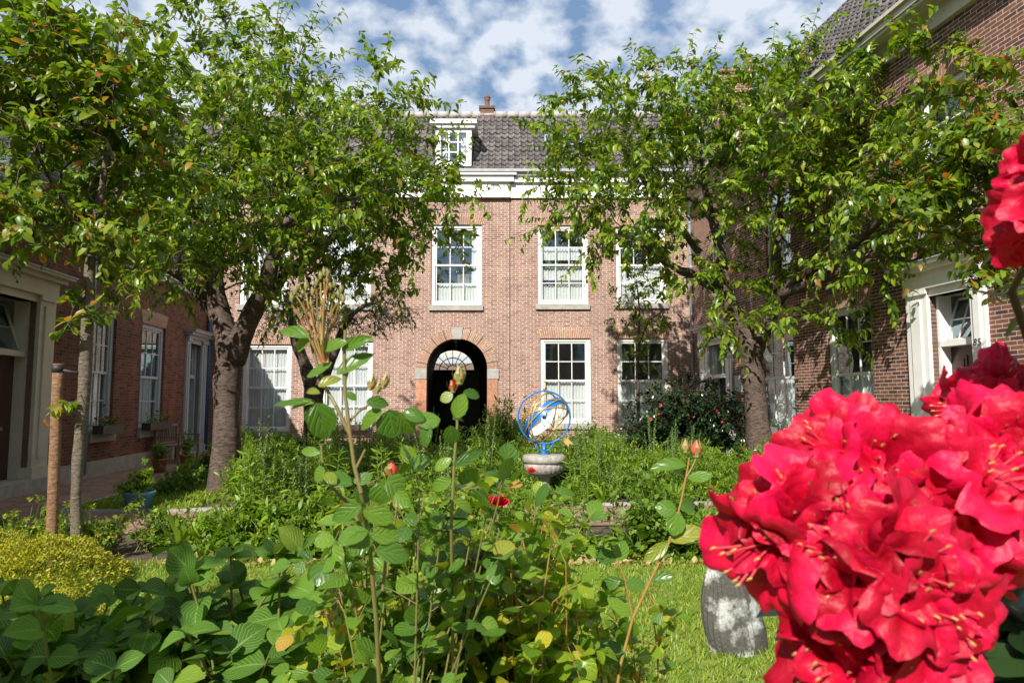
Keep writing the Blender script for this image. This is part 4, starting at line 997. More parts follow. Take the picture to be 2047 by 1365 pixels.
# staked sapling, left foreground
YS = 6.45
sb_ = P(155, 1130, YS); sb_.z = 0
sap = thing('young_cherry_tree', 'slender young cherry tree tied to a round wooden stake', 'tree', tuple(sb_))
limbs = [[(sb_, .05), (P(152, 1000, YS), .045), (P(158, 880, YS), .045), (P(168, 780, YS), .05), (P(172, 680, YS), .055), (P(178, 580, YS), .05), (P(182, 500, YS), .042), (P(195, 420, YS), .035), (P(212, 330, YS), .028), (P(225, 200, YS), .018), (P(235, 80, YS), .009)],
         [(P(180, 520, YS), .03), (P(150, 440, YS - .1), .022), (P(90, 340, YS - .2), .012), (P(50, 240, YS - .2), .007)],
         [(P(190, 460, YS), .028), (P(235, 390, YS + .1), .022), (P(290, 290, YS + .2), .013), (P(320, 180, YS + .2), .006)]]
blobs = [(130, 300, YS, 150, 170, .8, 3), (60, 170, YS - .2, 120, 110, .6, 1.6), (210, 170, YS, 130, 120, .6, 2), (290, 330, YS + .2, 90, 110, .6, .9), (80, 440, YS - .2, 110, 70, .6, .9), (220, 480, YS, 100, 45, .5, .6), (100, 60, YS, 120, 50, .5, .8), (150, 640, YS - .1, 26, 28, .12, .16), (150, 800, YS - .1, 14, 16, .08, .07)]
tips = sample_blobs(blobs, 360, .5)
wh = [tuple(P(*q)) for q in ((20, -30, YS), (260, -20, YS), (300, 30, YS), (70, -40, YS), (330, 90, YS), (190, -40, YS))]
grow_tree(sap, limbs, tips, M['bark_pale'], M['leaf_cherry2'], T_CH, .12, shoots_per=2, k=7, shoot=.26, tip_r=.0025, whips=wh, wr=1.15, step=.18)
stk = thing('tree_stake', 'round pale wooden stake with black rubber tie beside the young tree', 'stake', tuple(V((P(101, 1140, YS - .1).x, YS - .1, 0))))
q = MB(); b0 = V((P(101, 1140, YS - .1).x, YS - .1, -.1)); t0 = P(116, 727, YS - .1)
pts_ = [b0.lerp(t0, i / 8) for i in range(9)]; q.tube(pts_, [.050, .048, .049, .048, .048, .047, .047, .046, .045], 16); q.build('post', M['stake'], stk)
q = MB(); u_ = (t0 - b0).normalized(); q.tube([t0 - u_ * .08, t0 - u_ * .01], .051, 16); c1 = t0 - u_ * .05; q.tube([c1, (c1 + P(172, 745, YS)) / 2 + V((0, -.03, -.01)), P(174, 747, YS)], .018, 6); q.build('tie', M['tie'], stk)

# small tree with forked trunk behind, fine olive foliage
YB2 = 16.0; bb = P(628, 880, YB2); bb.z = 0
bt = thing('small_tree', 'small dark tree with V shaped fork and fine olive leaves behind the cherry', 'tree', tuple(bb))
limbs = [[(bb, .26), (P(627, 840, YB2), .23), (P(626, 790, YB2), .2), (P(612, 740, YB2), .15), (P(590, 670, YB2), .11), (P(570, 590, YB2), .07)],
         [(P(628, 800, YB2), .18), (P(642, 760, YB2), .14), (P(672, 700, YB2), .10), (P(700, 630, YB2), .06), (P(760, 600, YB2), .03)]]
blobs = [(760, 630, YB2, 80, 45, .8, 2), (680, 640, YB2, 80, 50, .8, 1.5), (590, 620, YB2, 90, 50, .8, 1.2), (520, 660, YB2, 60, 30, .6, .5)]
grow_tree(bt, limbs, sample_blobs(blobs, 260, .5), M['bark_dark'], M['leaf_olive'], T_CH, .055, shoots_per=3, k=9, shoot=.3, tip_r=.003)
# thin young tree against the facade
YT = 17.2; tb_ = P(1277, 900, YT); tb_.z = 0
tt = thing('slender_tree', 'very thin young tree rising in front of the right lower facade windows', 'tree', tuple(tb_))
limbs = [[(tb_, .04), (P(1276, 800, YT), .035), (P(1276, 700, YT), .028), (P(1278, 620, YT), .02), (P(1272, 560, YT), .01)], [(P(1277, 690, YT), .02), (P(1300, 640, YT), .012), (P(1330, 620, YT), .006)]]
blobs = [(1275, 600, YT, 50, 35, .4, 1.4), (1285, 645, YT, 60, 35, .4, 1.2), (1268, 700, YT, 35, 35, .35, .9), (1330, 640, YT, 25, 16, .25, .3), (1270, 555, YT, 30, 18, .3, .4)]
grow_tree(tt, limbs, sample_blobs(blobs, 60, .6), M['bark_dark'], M['leaf_cherry'], T_CH, .12, shoots_per=2, k=7, shoot=.26, tip_r=.003)
# near branches entering on the right
YN = 6.6; nb2 = P(2160, 900, YN); nb2.z = 0
nt_ = thing('leafy_tree', 'leafy tree reaching in from the right edge above the red flowers', 'tree', tuple(nb2))
limbs = [[(nb2, .10), (P(2160, 700, YN), .09), (P(2120, 560, YN), .07), (P(2060, 470, YN), .05), (P(1990, 400, YN), .03), (P(1930, 340, YN), .015)], [(P(2120, 560, YN), .05), (P(2110, 400, YN), .04), (P(2060, 260, YN), .02), (P(2010, 180, YN), .01)]]
blobs = [(1950, 350, YN, 80, 90, .5, 2), (1900, 300, YN, 70, 50, .4, .9), (1985, 470, YN, 80, 50, .5, 1.2), (1975, 170, YN, 90, 40, .4, .35), (1880, 420, YN, 60, 55, .4, .8), (2060, 330, YN, 60, 160, .4, .9), (1900, 185, YN, 70, 16, .2, .22), (2000, 560, YN, 60, 30, .3, .5)]
grow_tree(nt_, limbs, sample_blobs(blobs, 360, .5), M['bark_dark'], M['leaf_cherry2'], T_CH, .12, shoots_per=1, k=7, shoot=.24, tip_r=.0025, wr=1.15, step=.2)

# unseen cherry added behind the viewer on the left, crown placed to shade the hydrangeas
hb_ = V((-5.2, -2.4, 0)); ht = thing('cherry_tree', 'unseen cherry tree added behind the viewer to dapple the hydrangeas with shade', 'tree', tuple(hb_))
limbs = [[(hb_, .2), (hb_ + V((0, 0, 1.5)), .17), (hb_ + V((.2, .2, 2.8)), .12), (hb_ + V((.6, .5, 4.2)), .06)], [(hb_ + V((0, 0, 1.8)), .12), (hb_ + V((-.6, .3, 3)), .07), (hb_ + V((-1, .4, 4)), .03)]]
tips = nrm(rng.normal(0, 1, (260, 3))) * (rng.uniform(0, 1, (260, 1)) ** .4) * np.array([1.25, 1.4, 1.2]) + np.array([-4.1, -1.8, 4.4])
grow_tree(ht, limbs, tips, M['bark'], M['leaf_cherry'], T_CH, .2, shoots_per=2, k=7, shoot=.45)
# ================================================================== plants: prototypes built at the origin
def arc(p0, p2, lift=.0, side=.1):
    p0 = np.array(p0, float); p2 = np.array(p2, float); return (p0 + p2) / 2 + np.array([rng.normal(0, side), rng.normal(0, side), lift])
FLW = {}
def flower(c, s, m, parent, n5=8, up=None):
    k = (m.name, round(s, 3))
    if k not in FLW:
        aa = np.arange(n5) * 2.4; fl = Leaves(); fl.add(np.zeros((n5, 3)), np.column_stack([np.cos(aa), np.sin(aa), .25 + .08 * np.arange(n5)]), np.tile([0, 0, 1.], (n5, 1)), s)
        o = fl.build('flower', T_OV, m, None); FLW[k] = o.data; bpy.data.objects.remove(o)
    o = bpy.data.objects.new('flower', FLW[k]); COL.objects.link(o); o.parent = parent; o.location = c; o.rotation_euler = (random.uniform(-.7, .7), random.uniform(-.7, .7), random.uniform(0, 6))
    if up: o.rotation_euler = (up, random.uniform(-.3, .3), 0)
    return o
def plant_bush(th, h, r, ns, k, L, m, T=T_OV, stemm=None, alpha=50, g=.15, spread=.7, flowers=None, twig=.16, sub=4):
    P0 = np.column_stack([rng.normal(0, r * .15, ns), rng.normal(0, r * .15, ns), np.zeros(ns)])
    a = rng.uniform(0, 2 * pi, ns); q = rng.uniform(0, 1, ns) ** .5
    el = rng.uniform(.25, 1, ns)
    P2 = np.column_stack([r * np.cos(a) * q * spread * 1.3, r * np.sin(a) * q * spread * 1.3, h * el * (1 - .35 * q * q)])
    P1 = (P0 + P2) / 2 + np.column_stack([rng.normal(0, .04, ns), rng.normal(0, .04, ns), h * .12 * np.ones(ns)])
    tb = Tubes(); tb.add(P0, P1, P2, .006, .002, m=4, k=4)
    lv = Leaves()
    # side shoots
    ts = rng.uniform(.35, 1, (ns, sub, 1)); A = bez(P0[:, None], P1[:, None], P2[:, None], ts).reshape(-1, 3)
    dd = nrm(rng.normal(0, 1, A.shape) + np.array([0, 0, .5])); ln = twig * rng.uniform(.6, 1.3, (len(A), 1))
    B = A + dd * ln; C = (A + B) / 2 + np.array([0, 0, .02]); tb.add(A, C, B, .002, .001, m=2, k=3)
    shoot_leaves(lv, A, C, B, k, L, alpha=alpha, g=g); tb.build('stems', stemm or M['stem'], th, local=True); lv.build('foliage', T, m, th, local=True)
    if flowers:
        fm, nf, fs = flowers; idx = rng.choice(ns, nf)
        for i in idx: flower(P2[i] + rng.normal(0, .03, 3) + np.array([0, 0, .03]), fs, fm, th)
def plant_spike(th, h, n=3, m='leaf_fox', fox=True):
    tb = Tubes(); lv = Leaves(); bl = Leaves()
    for i in range(n):
        b = np.array([rng.normal(0, .05), rng.normal(0, .05), 0]); hh = h * rng.uniform(.75, 1.0); t = b + np.array([rng.normal(0, .07), rng.normal(0, .07), hh]); c = arc(b, t, 0, .02)
        tb.add(b, c, t, .008, .003, m=6, k=5)
        if fox:
            mid = bez(b, c, t, .45); shoot_leaves(lv, b, arc(b, mid, 0, .01), mid, 11, .20, alpha=60, g=.15, t0=.05)
            shoot_leaves(lv, bez(b, c, t, .3), bez(b, c, t, .45), bez(b, c, t, .65), 7, .11, alpha=50, g=0.05)
            bl = Leaves(); shoot_leaves(bl, bez(b, c, t, .55), bez(b, c, t, .78), t, 46, .035, alpha=80, g=.5, t0=0, Lv=.15); bl.build('flower_spike', T_OV, M['leaf_fox'], th, local=True)
        else:
            shoot_leaves(lv, b, c, t, 60, .12, alpha=58, g=.06, t0=.12); shoot_leaves(lv, bez(b, c, t, .93), bez(b, c, t, .97), t + np.array([0, 0, .03]), 9, .05, alpha=20, g=-.1)
    tb.build('stems', M['stem'], th, local=True); lv.build('leaves', T_LANCE, M[m] if fox is False else M['leaf_mid'], th, local=True)
def plant_strap(th, h, n, m='leaf_fresh'):
    a = rng.uniform(0, 2 * pi, n); u = rng.uniform(.15, .7, n); P0 = np.column_stack([np.cos(a) * .04, np.sin(a) * .04, np.zeros(n)])
    d = np.column_stack([np.cos(a) * u, np.sin(a) * u, np.ones(n)]); lv = Leaves(); lv.add(P0, d, np.column_stack([-np.cos(a), -np.sin(a), np.full(n, .6)]), h * rng.uniform(.6, 1.1, n), h * .5)
    lv.build('leaves', template([0, .2, .45, .7, .88, 1], [0, .09, .1, .08, .05, 0], .2, .45), M[m], th, local=True)
def broad(th, h, n, L, m='leaf_mid'):
    a = rng.uniform(0, 2 * pi, n); u = rng.uniform(.2, 1.3, n); P0 = np.column_stack([np.cos(a) * .05, np.sin(a) * .05, rng.uniform(0, h * .5, n)])
    d = nrm(np.column_stack([np.cos(a) * u, np.sin(a) * u, np.ones(n)])); P2 = P0 + d * (h * rng.uniform(.3, .6, n))[:, None]; tb = Tubes(); tb.add(P0, (P0 + P2) / 2, P2, .004, .003, m=2, k=4); tb.build('stems', M['stem'], th, local=True)
    lv = Leaves(); lv.add(P2, d + np.array([0, 0, -.5]), np.tile([0, 0, 1.], (n, 1)) + rng.normal(0, .3, (n, 3)), L * rng.uniform(.7, 1.2, n)); lv.build('leaves', T_HYD, M[m], th, local=True)
PROTO = {}
def proto(key, name, cat, fn, nvar=2):
    PROTO[key] = []
    for i in range(nvar):
        t = thing(name, 'x', cat); fn(t); PROTO[key].append([t, False])
def put(key, x, y, label, group=None, s=1.0, rz=None, z=0.0, cat=None):
    lst = PROTO[key]; e = lst[random.randrange(len(lst))]
    if not e[1]: o = e[0]; e[1] = True
    else: o = copy_tree(e[0])
    o.location = (x, y, z); o.rotation_euler = (0, 0, random.uniform(0, 6.28) if rz is None else rz); o.scale = (s, s, s * random.uniform(.92, 1.1))
    o['label'] = label
    if group: o['group'] = group
    elif 'group' in o: del o['group']
    if cat: o['category'] = cat
    return o
proto('bush', 'leafy_shrub', 'shrub', lambda t: plant_bush(t, .6, .38, 34, 8, .055, M['leaf_mid']), 3)
proto('fresh', 'perennial_clump', 'plant', lambda t: plant_bush(t, .55, .33, 26, 9, .085, M['leaf_fresh'], T=template([0, .3, .7, 1], [0, .17, .13, 0], .3, .35)), 3)
proto('rosemid', 'rose_bush', 'rose bush', lambda t: plant_bush(t, .7, .36, 20, 7, .055, M['leaf_rose_y'], stemm=M['cane'], twig=.12), 2)
proto('fox', 'foxglove', 'foxglove', lambda t: plant_spike(t, 1.15, 3), 3)
proto('lily', 'lily_plant', 'lily', lambda t: plant_spike(t, .8, 3, 'leaf_fresh', False), 3)
proto('strap', 'daylily_clump', 'plant', lambda t: plant_strap(t, .5, 26), 2)
proto('broad', 'broad_leaf_plant', 'plant', lambda t: broad(t, .5, 22, .17), 2)
proto('whitefl', 'flowering_shrub', 'shrub', lambda t: plant_bush(t, .6, .36, 30, 8, .05, M['leaf_mid'], flowers=(M['p_white'], 22, .022)), 1)
proto('tall', 'tall_leafy_plant', 'plant', lambda t: plant_bush(t, .95, .38, 30, 9, .085, M['leaf_fresh'], T=template([0, .3, .7, 1], [0, .15, .11, 0], .3, .3), twig=.2), 2)
# placement: (kind, px of base, Y)
def X(px, Y): return (px - 1023.5) / F * Y * 1.0
front_bed = [('lily', 520, 7.0, 1.0), ('lily', 545, 6.9, .9), ('strap', 480, 7.0, .9), ('bush', 500, 6.9, .75), ('fresh', 570, 6.9, 1.0), ('bush', 610, 6.8, .8), ('lily', 640, 7.1, 1.0), ('fresh', 660, 6.8, .9), ('bush', 700, 6.8, .85), ('broad', 745, 6.7, .9), ('fox', 600, 7.2, .8),
             ('fresh', 790, 6.8, .95), ('lily', 840, 7.0, 1.05), ('bush', 830, 6.7, .8), ('fresh', 880, 6.9, 1.0), ('lily', 930, 7.1, .95), ('bush', 925, 6.8, .8), ('rosemid', 975, 6.9, .9), ('bush', 1010, 6.8, .75), ('fresh', 1045, 7.0, .7), ('bush', 1100, 6.9, .75), ('rosemid', 1120, 6.7, .7),
             ('lily', 1160, 6.9, 1.0), ('bush', 1290, 6.9, 1.0), ('bush', 1330, 6.7, .9), ('strap', 1400, 6.7, .7), ('fresh', 1370, 6.8, .8), ('broad', 1265, 6.6, .6), ('bush', 1440, 6.9, .8), ('fresh', 1500, 6.9, .9), ('bush', 1580, 6.9, .9), ('rosemid', 1660, 6.9, .9), ('strap', 380, 6.9, .8), ('strap', 420, 6.8, .7), ('bush', 345, 7.0, .55), ('rosemid', 310, 7.0, .7), ('rosemid', 430, 7.3, .75), ('fresh', 450, 7.1, .7)]
ORD = ['first', 'second', 'third', 'fourth', 'fifth', 'sixth', 'seventh', 'eighth', 'ninth', 'tenth', 'eleventh', 'twelfth', 'thirteenth', 'fourteenth', 'fifteenth', 'sixteenth', 'seventeenth', 'eighteenth']
def put_row(items, desc, where, grp):
    items = sorted(items, key=lambda q: q[1]); cn_ = {}
    tot = {k: sum(1 for q in items if q[0] == k) for k in {q[0] for q in items}}
    for kd, px, Y, s in items:
        i = cn_.get(kd, 0); cn_[kd] = i + 1
        lab = desc[kd] + (', ' + ORD[i] + ' from the left,' if tot[kd] > 1 else '') + ' ' + where
        put(kd, X(px, Y), Y, lab, (desc[kd] + ' ' + grp) if tot[kd] > 1 else None, s)
DS = {'lily': 'densely leaved upright lily stalk', 'strap': 'arching strap leaved clump', 'bush': 'rounded small leaved shrub', 'fresh': 'bright green perennial', 'broad': 'broad ribbed leaved plant', 'fox': 'foxglove with bud spikes', 'rosemid': 'small yellowish rose bush', 'tall': 'tall bright green perennial', 'whitefl': 'white flowered shrub'}
front_bed = [(k_, p_, y_, s_ * 1.22) for k_, p_, y_, s_ in front_bed] + [('bush', 590, 6.55, .7), ('fresh', 690, 6.6, .75), ('bush', 770, 6.6, .75), ('fresh', 850, 6.6, .8), ('bush', 960, 6.6, .75), ('fresh', 1070, 6.6, .7), ('fresh', 730, 7.3, 1.2), ('bush', 660, 7.3, 1.1), ('fresh', 870, 7.3, 1.15), ('bush', 980, 7.3, 1.05), ('lily', 780, 7.35, 1.2), ('fox', 900, 7.4, .85), ('fresh', 1330, 7.3, 1.1), ('bush', 1390, 7.3, 1.0)]
put_row(front_bed, DS, 'in the bed beside the lawn', 'in the bed beside the lawn')
rows = [(9.9, ['fresh', 'bush', 'strap', 'fresh', 'lily', 'broad', 'rosemid'], 55), (10.8, ['fox', 'tall', 'fresh', 'fox', 'tall', 'bush'], 48), (12.2, ['tall', 'fox', 'tall', 'bush', 'whitefl'], 46), (13.8, ['tall', 'bush', 'tall', 'fox'], 44), (15.6, ['bush', 'tall', 'bush', 'whitefl'], 44)]
WH = {9.9: 'along the path kerb', 10.8: 'in the row around the urn', 12.2: 'in the row behind the urn', 13.8: 'level with the right tree', 15.6: 'in the last row before the facade'}
for Y0, kinds, stp in rows:
    items = []; px = 485 if Y0 < 12 else 470; i = 0
    while px < 1700:
        Y = Y0 + random.uniform(-.35, .35) + .1 * (px - 900) / 500
        pp = px + random.uniform(-14, 14); i += 1
        kd = kinds[random.randrange(len(kinds))]
        if Y0 < 11.3 and 1010 < pp < 1165: kd = 'bush' if Y > 11 else None
        if 1430 < pp < 1600 and Y0 > 13: kd = None
        if 860 < pp < 990 and Y0 > 15: kd = None
        if kd: items.append((kd, pp, Y, random.uniform(.85, 1.15) * (.85 if Y0 < 10.5 else 1.05)))
        px += stp * (1.0 if Y0 > 10 else 1.1)
    put_row(items, DS, WH[Y0], WH[Y0])
# taller shrubs before the facade
def trio(kd, L, d, w):
    for i, (px, Y, s) in enumerate(L): put(kd, X(px, Y), Y, d + ', ' + ORD[i] + ' from the left, ' + w, d + ' ' + w, s)
trio('tall', ((1000, 16.3, 1.75), (1030, 16.8, 1.6), (975, 16.2, 1.5)), 'tall fresh green shrub', 'right of the gateway')
trio('whitefl', ((1150, 16.6, 1.6), (1190, 16.8, 1.75), (1215, 16.4, 1.6)), 'dense white flecked shrub', 'under the window right of the sphere')
trio('bush', ((500, 15.5, 1.4), (540, 15.3, 1.35), (585, 15.6, 1.5), (640, 15.2, 1.4), (700, 15.8, 1.3), (760, 15.6, 1.4), (815, 15.8, 1.4)), 'dark leafy shrub', 'under the windows left of the gateway')
trio('fresh', ((1330, 13.2, 1.2), (1400, 13.4, 1.25), (1560, 12.6, .9), (1590, 13.0, 1.1), (1640, 13.0, 1.2)), 'bright leafy shrub', 'around the foot of the right cherry tree')
trio('bush', ((350, 10.6, .7), (375, 11.2, .9), (400, 12.0, .9), (415, 13, 1.1)), 'low bright plant', 'left of the thick cherry trunk')
trio('rosemid', ((40, 6.5, .7), (75, 6.9, .8), (120, 6.6, .8), (170, 6.7, .8), (205, 6.6, .75), (235, 6.9, .6)), 'low rose bush', 'around the wooden stake')
put('fresh', X(1062, 9.75), 9.75, 'small perennial hiding the left foot of the stone urn', s=.62); put('strap', X(1122, 9.8), 9.8, 'strap leaves at the right foot of the stone urn', s=.8); put('fresh', X(1140, 9.9), 9.9, 'small perennial right of the urn foot', s=.7)
put('bush', X(1100, 9.9), 9.9, 'leafy shrub growing right against the urn foot', s=.55); put('fresh', X(1040, 9.9), 9.9, 'bright perennial left of the urn', s=.8)
trio('fox', ((498, 7.35, .95), (530, 7.3, .85), (556, 7.4, .9), (1216, 7.3, .8)), 'pale budded foxglove', 'at the back of the bed beside the lawn')
trio('fox', ((720, 10.4, 1.1), (775, 10.5, 1.15), (838, 10.3, 1.05), (885, 10.5, 1.1), (1165, 10.6, 1.05), (1190, 10.5, 1.1), (1235, 11.0, 1.2), (1300, 11.2, 1.2), (1345, 11.0, 1.1)), 'tall pale foxglove spire', 'beyond the path kerb')
# camellia
cm = thing('camellia_bush', 'large dark glossy camellia bush with pink flowers before the right facade corner', 'bush', (P(1370, 900, 15.6).x, 15.6, 0))
plant_bush(cm, 2.25, 1.4, 230, 9, .10, M['leaf_dark'], stemm=M['twig'], twig=.3, sub=6, g=.25, spread=.8)
for px, py in ((1320, 810), (1318, 828), (1385, 832), (1435, 823), (1443, 842), (1300, 838)):
    flower(P(px, py, 14.75) - cm.location, .048, M['p_red'], cm, up=1.3)
# golden mound, left front
gm = thing('golden_ground_shrub', 'low yellow green creeping shrub at the left edge of the garden', 'shrub', (X(100, 5.6), 5.6, 0))
lv = Leaves(); n = 9500; a = rng.uniform(0, 2 * pi, n); rr = rng.uniform(0, 1, n) ** .5; bumps = .06 * np.sin(a * 5) * rr
xx = rr * np.cos(a) * .62; yy = rr * np.sin(a) * .75; zz_ = .36 * (1 - rr ** 2.2) + .04 * np.sin(xx * 17) * np.cos(yy * 15) + .025 * np.sin(xx * 47 + yy * 9) * np.cos(yy * 41) + bumps * .5 + rng.normal(0, .02, n)
pp = np.column_stack([xx, yy, zz_]); dd = np.column_stack([np.cos(a) * rr, np.sin(a) * rr, np.full(n, .8)]) + rng.normal(0, .5, (n, 3)); lv.add(pp, dd, rng.normal(0, 1, (n, 3)) + np.array([0, 0, 1]), rng.uniform(.016, .036, n)); lv.build('foliage', T_CH, M['leaf_yellow'], gm, local=True)
gm2 = copy_tree(gm); gm2.location = (X(10, 6.3), 6.2, 0); gm2.scale = (.8, .7, .85); gm2['label'] = 'smaller golden creeping shrub behind, at the left picture edge'
gm3 = copy_tree(gm); gm3.location = (X(60, 4.6), 4.7, -.05); gm3.scale = (.75, .7, .7); gm3['label'] = 'golden creeping shrub nearest the dark hydrangea leaves'
# blue pot with plant
pb = G(277, 1022); bp = thing('planter', 'round blue glazed pot with white flowers and a bright shrub on the path', 'plant pot', tuple(pb))
q = MB(); q.lathe(pb, [(.12, 0), (.15, .05), (.19, .22), (.205, .24), (.205, .27), (.18, .27), (.17, .2)], 28); q.build('pot', M['bluepot'], bp)
def sub_plant(parent, off, fn):
    t = bpy.data.objects.new('tmp', None); COL.objects.link(t); fn(t)
    for ch in list(t.children): ch.parent = parent; ch.location = off
    bpy.data.objects.remove(t)
sub_plant(bp, (.03, 0, .22), lambda t: plant_bush(t, .58, .16, 9, 8, .07, M['leaf_fresh'], twig=.1))
sub_plant(bp, (-.06, -.05, .22), lambda t: plant_bush(t, .22, .22, 24, 6, .04, M['leaf_fresh'], twig=.08, flowers=(M['p_white'], 26, .03)))
# pink and violet flowers at the far left edge
pk = thing('flowering_plant', 'small plant with bright pink blossom at the left picture edge', 'plant', (X(5, 7.3), 7.3, 0)); plant_bush(pk, .34, .22, 14, 6, .05, M['leaf_mid'], flowers=(M['p_pink'], 14, .045))
vt = thing('flowering_plant', 'small plant with pale lilac flowers beside the wooden stake', 'plant', (X(55, 7.0), 6.9, 0)); plant_bush(vt, .3, .2, 12, 6, .045, M['leaf_mid'], flowers=(M['p_white'], 8, .03))
# window boxes + pots + bench along the left wall
def window_box(W, r, label, m='dark_wood', fl='p_red'):
    x0, x1, z0, z1 = r; c = W.w((x0 + x1) / 2, z0 + .0, .12); t = thing('window_box', label, 'window box', tuple(c)); q = MB(); W.box(q, x0 + .03, x1 - .03, z0 + .003, z0 + .17, .06, .26); q.build('box', M[m], t)
    n = 8
    P0 = np.array([W.w(x0 + .1 + (x1 - x0 - .2) * i / (n * 3 - 1), z0 + .16, .16) for i in range(n * 3)]); P2 = P0 + rng.normal(0, .08, P0.shape) + np.array([0, 0, .15]); lv = Leaves(); shoot_leaves(lv, P0, (P0 + P2) / 2, P2, 8, .06); lv.build('leaves', T_OV, M['leaf_mid'], t)
    for i in range(n): flower(P2[i * 3] + np.array([0, 0, .03]) - np.array(c), .045, M[fl], t)
window_box(WL, lG, 'planted window box under the shaded window nearest the wooden stake'); window_box(WL, lH, 'planted window box with red geraniums above the garden bench')
window_box(WR, r_low[0], 'window box with red geraniums behind the right tree trunk', 'zinc'); window_box(WF, (rects_l[1][0], rects_l[1][1], rects_l[1][2], rects_l[1][3]), 'window box with red flowers on the facade window left of the gateway', 'dark_wood', 'p_pink')
sB = WL.hit(318, 900)[0]; bc = WL.w(sB, 0, .45); bench = thing('garden_bench', 'weathered wooden slatted garden bench against the left brick wall', 'bench', tuple(bc))
bl_ = 1.35
q = MB()
for i in range(5): WL.box(q, sB - bl_ / 2, sB + bl_ / 2, .42, .45, .2 + i * .1, .285 + i * .1)
q.build('seat', M['bench_wood'], bench); q = MB(); WL.box(q, sB - bl_ / 2, sB + bl_ / 2, .86, .93, .12, .16)
for i in range(12): x = sB - bl_ / 2 + .06 + i * (bl_ - .12) / 11; WL.box(q, x - .02, x + .02, .5, .86, .125, .15)
WL.box(q, sB - bl_ / 2, sB + bl_ / 2, .46, .5, .12, .16); q.build('backrest', M['bench_wood'], bench)
for sx in (-1, 1):
    x = sB + sx * (bl_ / 2 - .03)
    for o_ in (.13, .66): q = MB(); WL.box(q, x - .03, x + .03, 0, .64 if o_ > .3 else .9, o_, o_ + .05); q.build('leg', M['bench_wood'], bench)
    q = MB(); WL.box(q, x - .035, x + .035, .641, .67, .12, .72); q.build('armrest', M['bench_wood'], bench)
def pot(px, py, label, h=.3, r=.15, m='terracotta', bush=.4):
    p = G(px, py); t = thing('flower_pot', label, 'plant pot', tuple(p)); q = MB(); q.lathe(p, [(r * .7, 0), (r * .95, h * .85), (r * 1.1, h * .86), (r * 1.1, h), (r * .95, h), (r * .9, h * .85)], 20); q.build('pot', M[m], t)
    sub_plant(t, (0, 0, h * .85), lambda tt_: plant_bush(tt_, bush, .22, 12, 7, .06, M['leaf_mid'])); return t
pot(318, 945, 'terracotta pot in front of the left bench leg'); pot(372, 935, 'red terracotta pot between the bench and the far doorway', bush=.6)
# ribbed stone
sp0 = G(1484, 1312); st = thing('ribbed_stone', 'upright ribbed stone, white and dark patched, on the lawn under the red blossoms', 'stone', tuple(sp0))
def stonemat():
    m, nt, N, out = mat('ribbed_stone'); tcn = N('ShaderNodeTexCoord')
    n = N('ShaderNodeTexNoise', {'Vector': tcn.outputs['Object'], 'Scale': 3.6, 'Detail': 6, 'Roughness': .62}); r = N('ShaderNodeValToRGB', {'Fac': n.outputs['Fac']}); r.color_ramp.elements[0].position = .47; r.color_ramp.elements[1].position = .57
    r.color_ramp.elements[0].color = (.07, .065, .055, 1); r.color_ramp.elements[1].color = (.44, .45, .42, 1)
    bs = N('ShaderNodeBsdfPrincipled', {'Base Color': r.outputs[0], 'Roughness': .8}); n2 = N('ShaderNodeTexNoise', {'Vector': tcn.outputs['Object'], 'Scale': 40, 'Detail': 5}); bp_ = N('ShaderNodeBump', {'Height': n2.outputs['Fac'], 'Strength': .6, 'Distance': .02}); nt.links.new(bp_.outputs[0], bs.inputs['Normal']); nt.links.new(bs.outputs[0], out.inputs[0]); return m
nu, nv_ = 120, 40; v = []
for j in range(nv_ + 1):
    t = j / nv_; zz__ = .66 * t - .05; wv = .155 * (sin(pi * min(1, t * .55 + .38)) ** .8) * (1 - .0 * t) * (1 if t < .93 else sqrt(max(0, 1 - ((t - .93) / .07) ** 2)) * .999 + .001)
    for i in range(nu):
        g_ = 2 * pi * i / nu; rib = 1 + .10 * abs(sin(g_ * 15 + 1.2 * t)) * (cos(g_ - 4.1) > .45) + .07 * sin(2 * g_ + 3 * t) + .04 * sin(3 * g_ + 9 * t)
        v.append((sp0.x + .02 + wv * 1.1 * cos(g_) * rib - .09 * t, sp0.y + .10 + wv * .8 * sin(g_) * rib, zz__ + .02 * sin(3 * g_)))
f = [(j * nu + i, j * nu + (i + 1) % nu, (j + 1) * nu + (i + 1) % nu, (j + 1) * nu + i) for j in range(nv_) for i in range(nu)]
np_mesh('stone_body', v, np.array(f), stonemat(), st, smooth=True)

# ================================================================== urn and armillary sphere
UY = 10.55; uc = V((X(1087, UY), UY, 0)); urn = thing('stone_urn', 'fluted stone urn pedestal standing among the plants', 'urn', tuple(uc)); uz = P(1087, 908, UY).z; s_ = UY / F
def fl(i, g_): return 1
q = MB(); rim = 43 * s_
q.box((uc.x - .17, UY - .17, 0), (uc.x + .17, UY + .17, .08)); q.lathe(uc + V((0, 0, .08)), [(.16, 0), (.165, .03), (.12, .07), (.085, .14), (.08, .2), (.10, .25), (.12, .27)], 32); q.build('pedestal_foot', M['urn'], urn)
q = MB(); zb_ = uz - 50 * s_
q.lathe(V((uc.x, uc.y, 0)), [(.10, .34), (rim * .55, .37), (rim * .80, zb_ + .13), (rim * .88, zb_ + .20), (rim * .9, uz - .125)], 96, mod=lambda i, g_: 1 + (.045 * abs(sin(g_ * 11 + i * .25)) if 0 < i < 4 else 0)); q.build('bowl', M['urn'], urn)
q = MB(); q.lathe(V((uc.x, uc.y, 0)), [(rim * .88, uz - .13), (rim * .98, uz - .11), (rim * 1.0, uz - .07), (rim * .99, uz - .035), (rim * .9, uz - .005), (.05, uz)], 48); q.build('rim', M['urn'], urn)
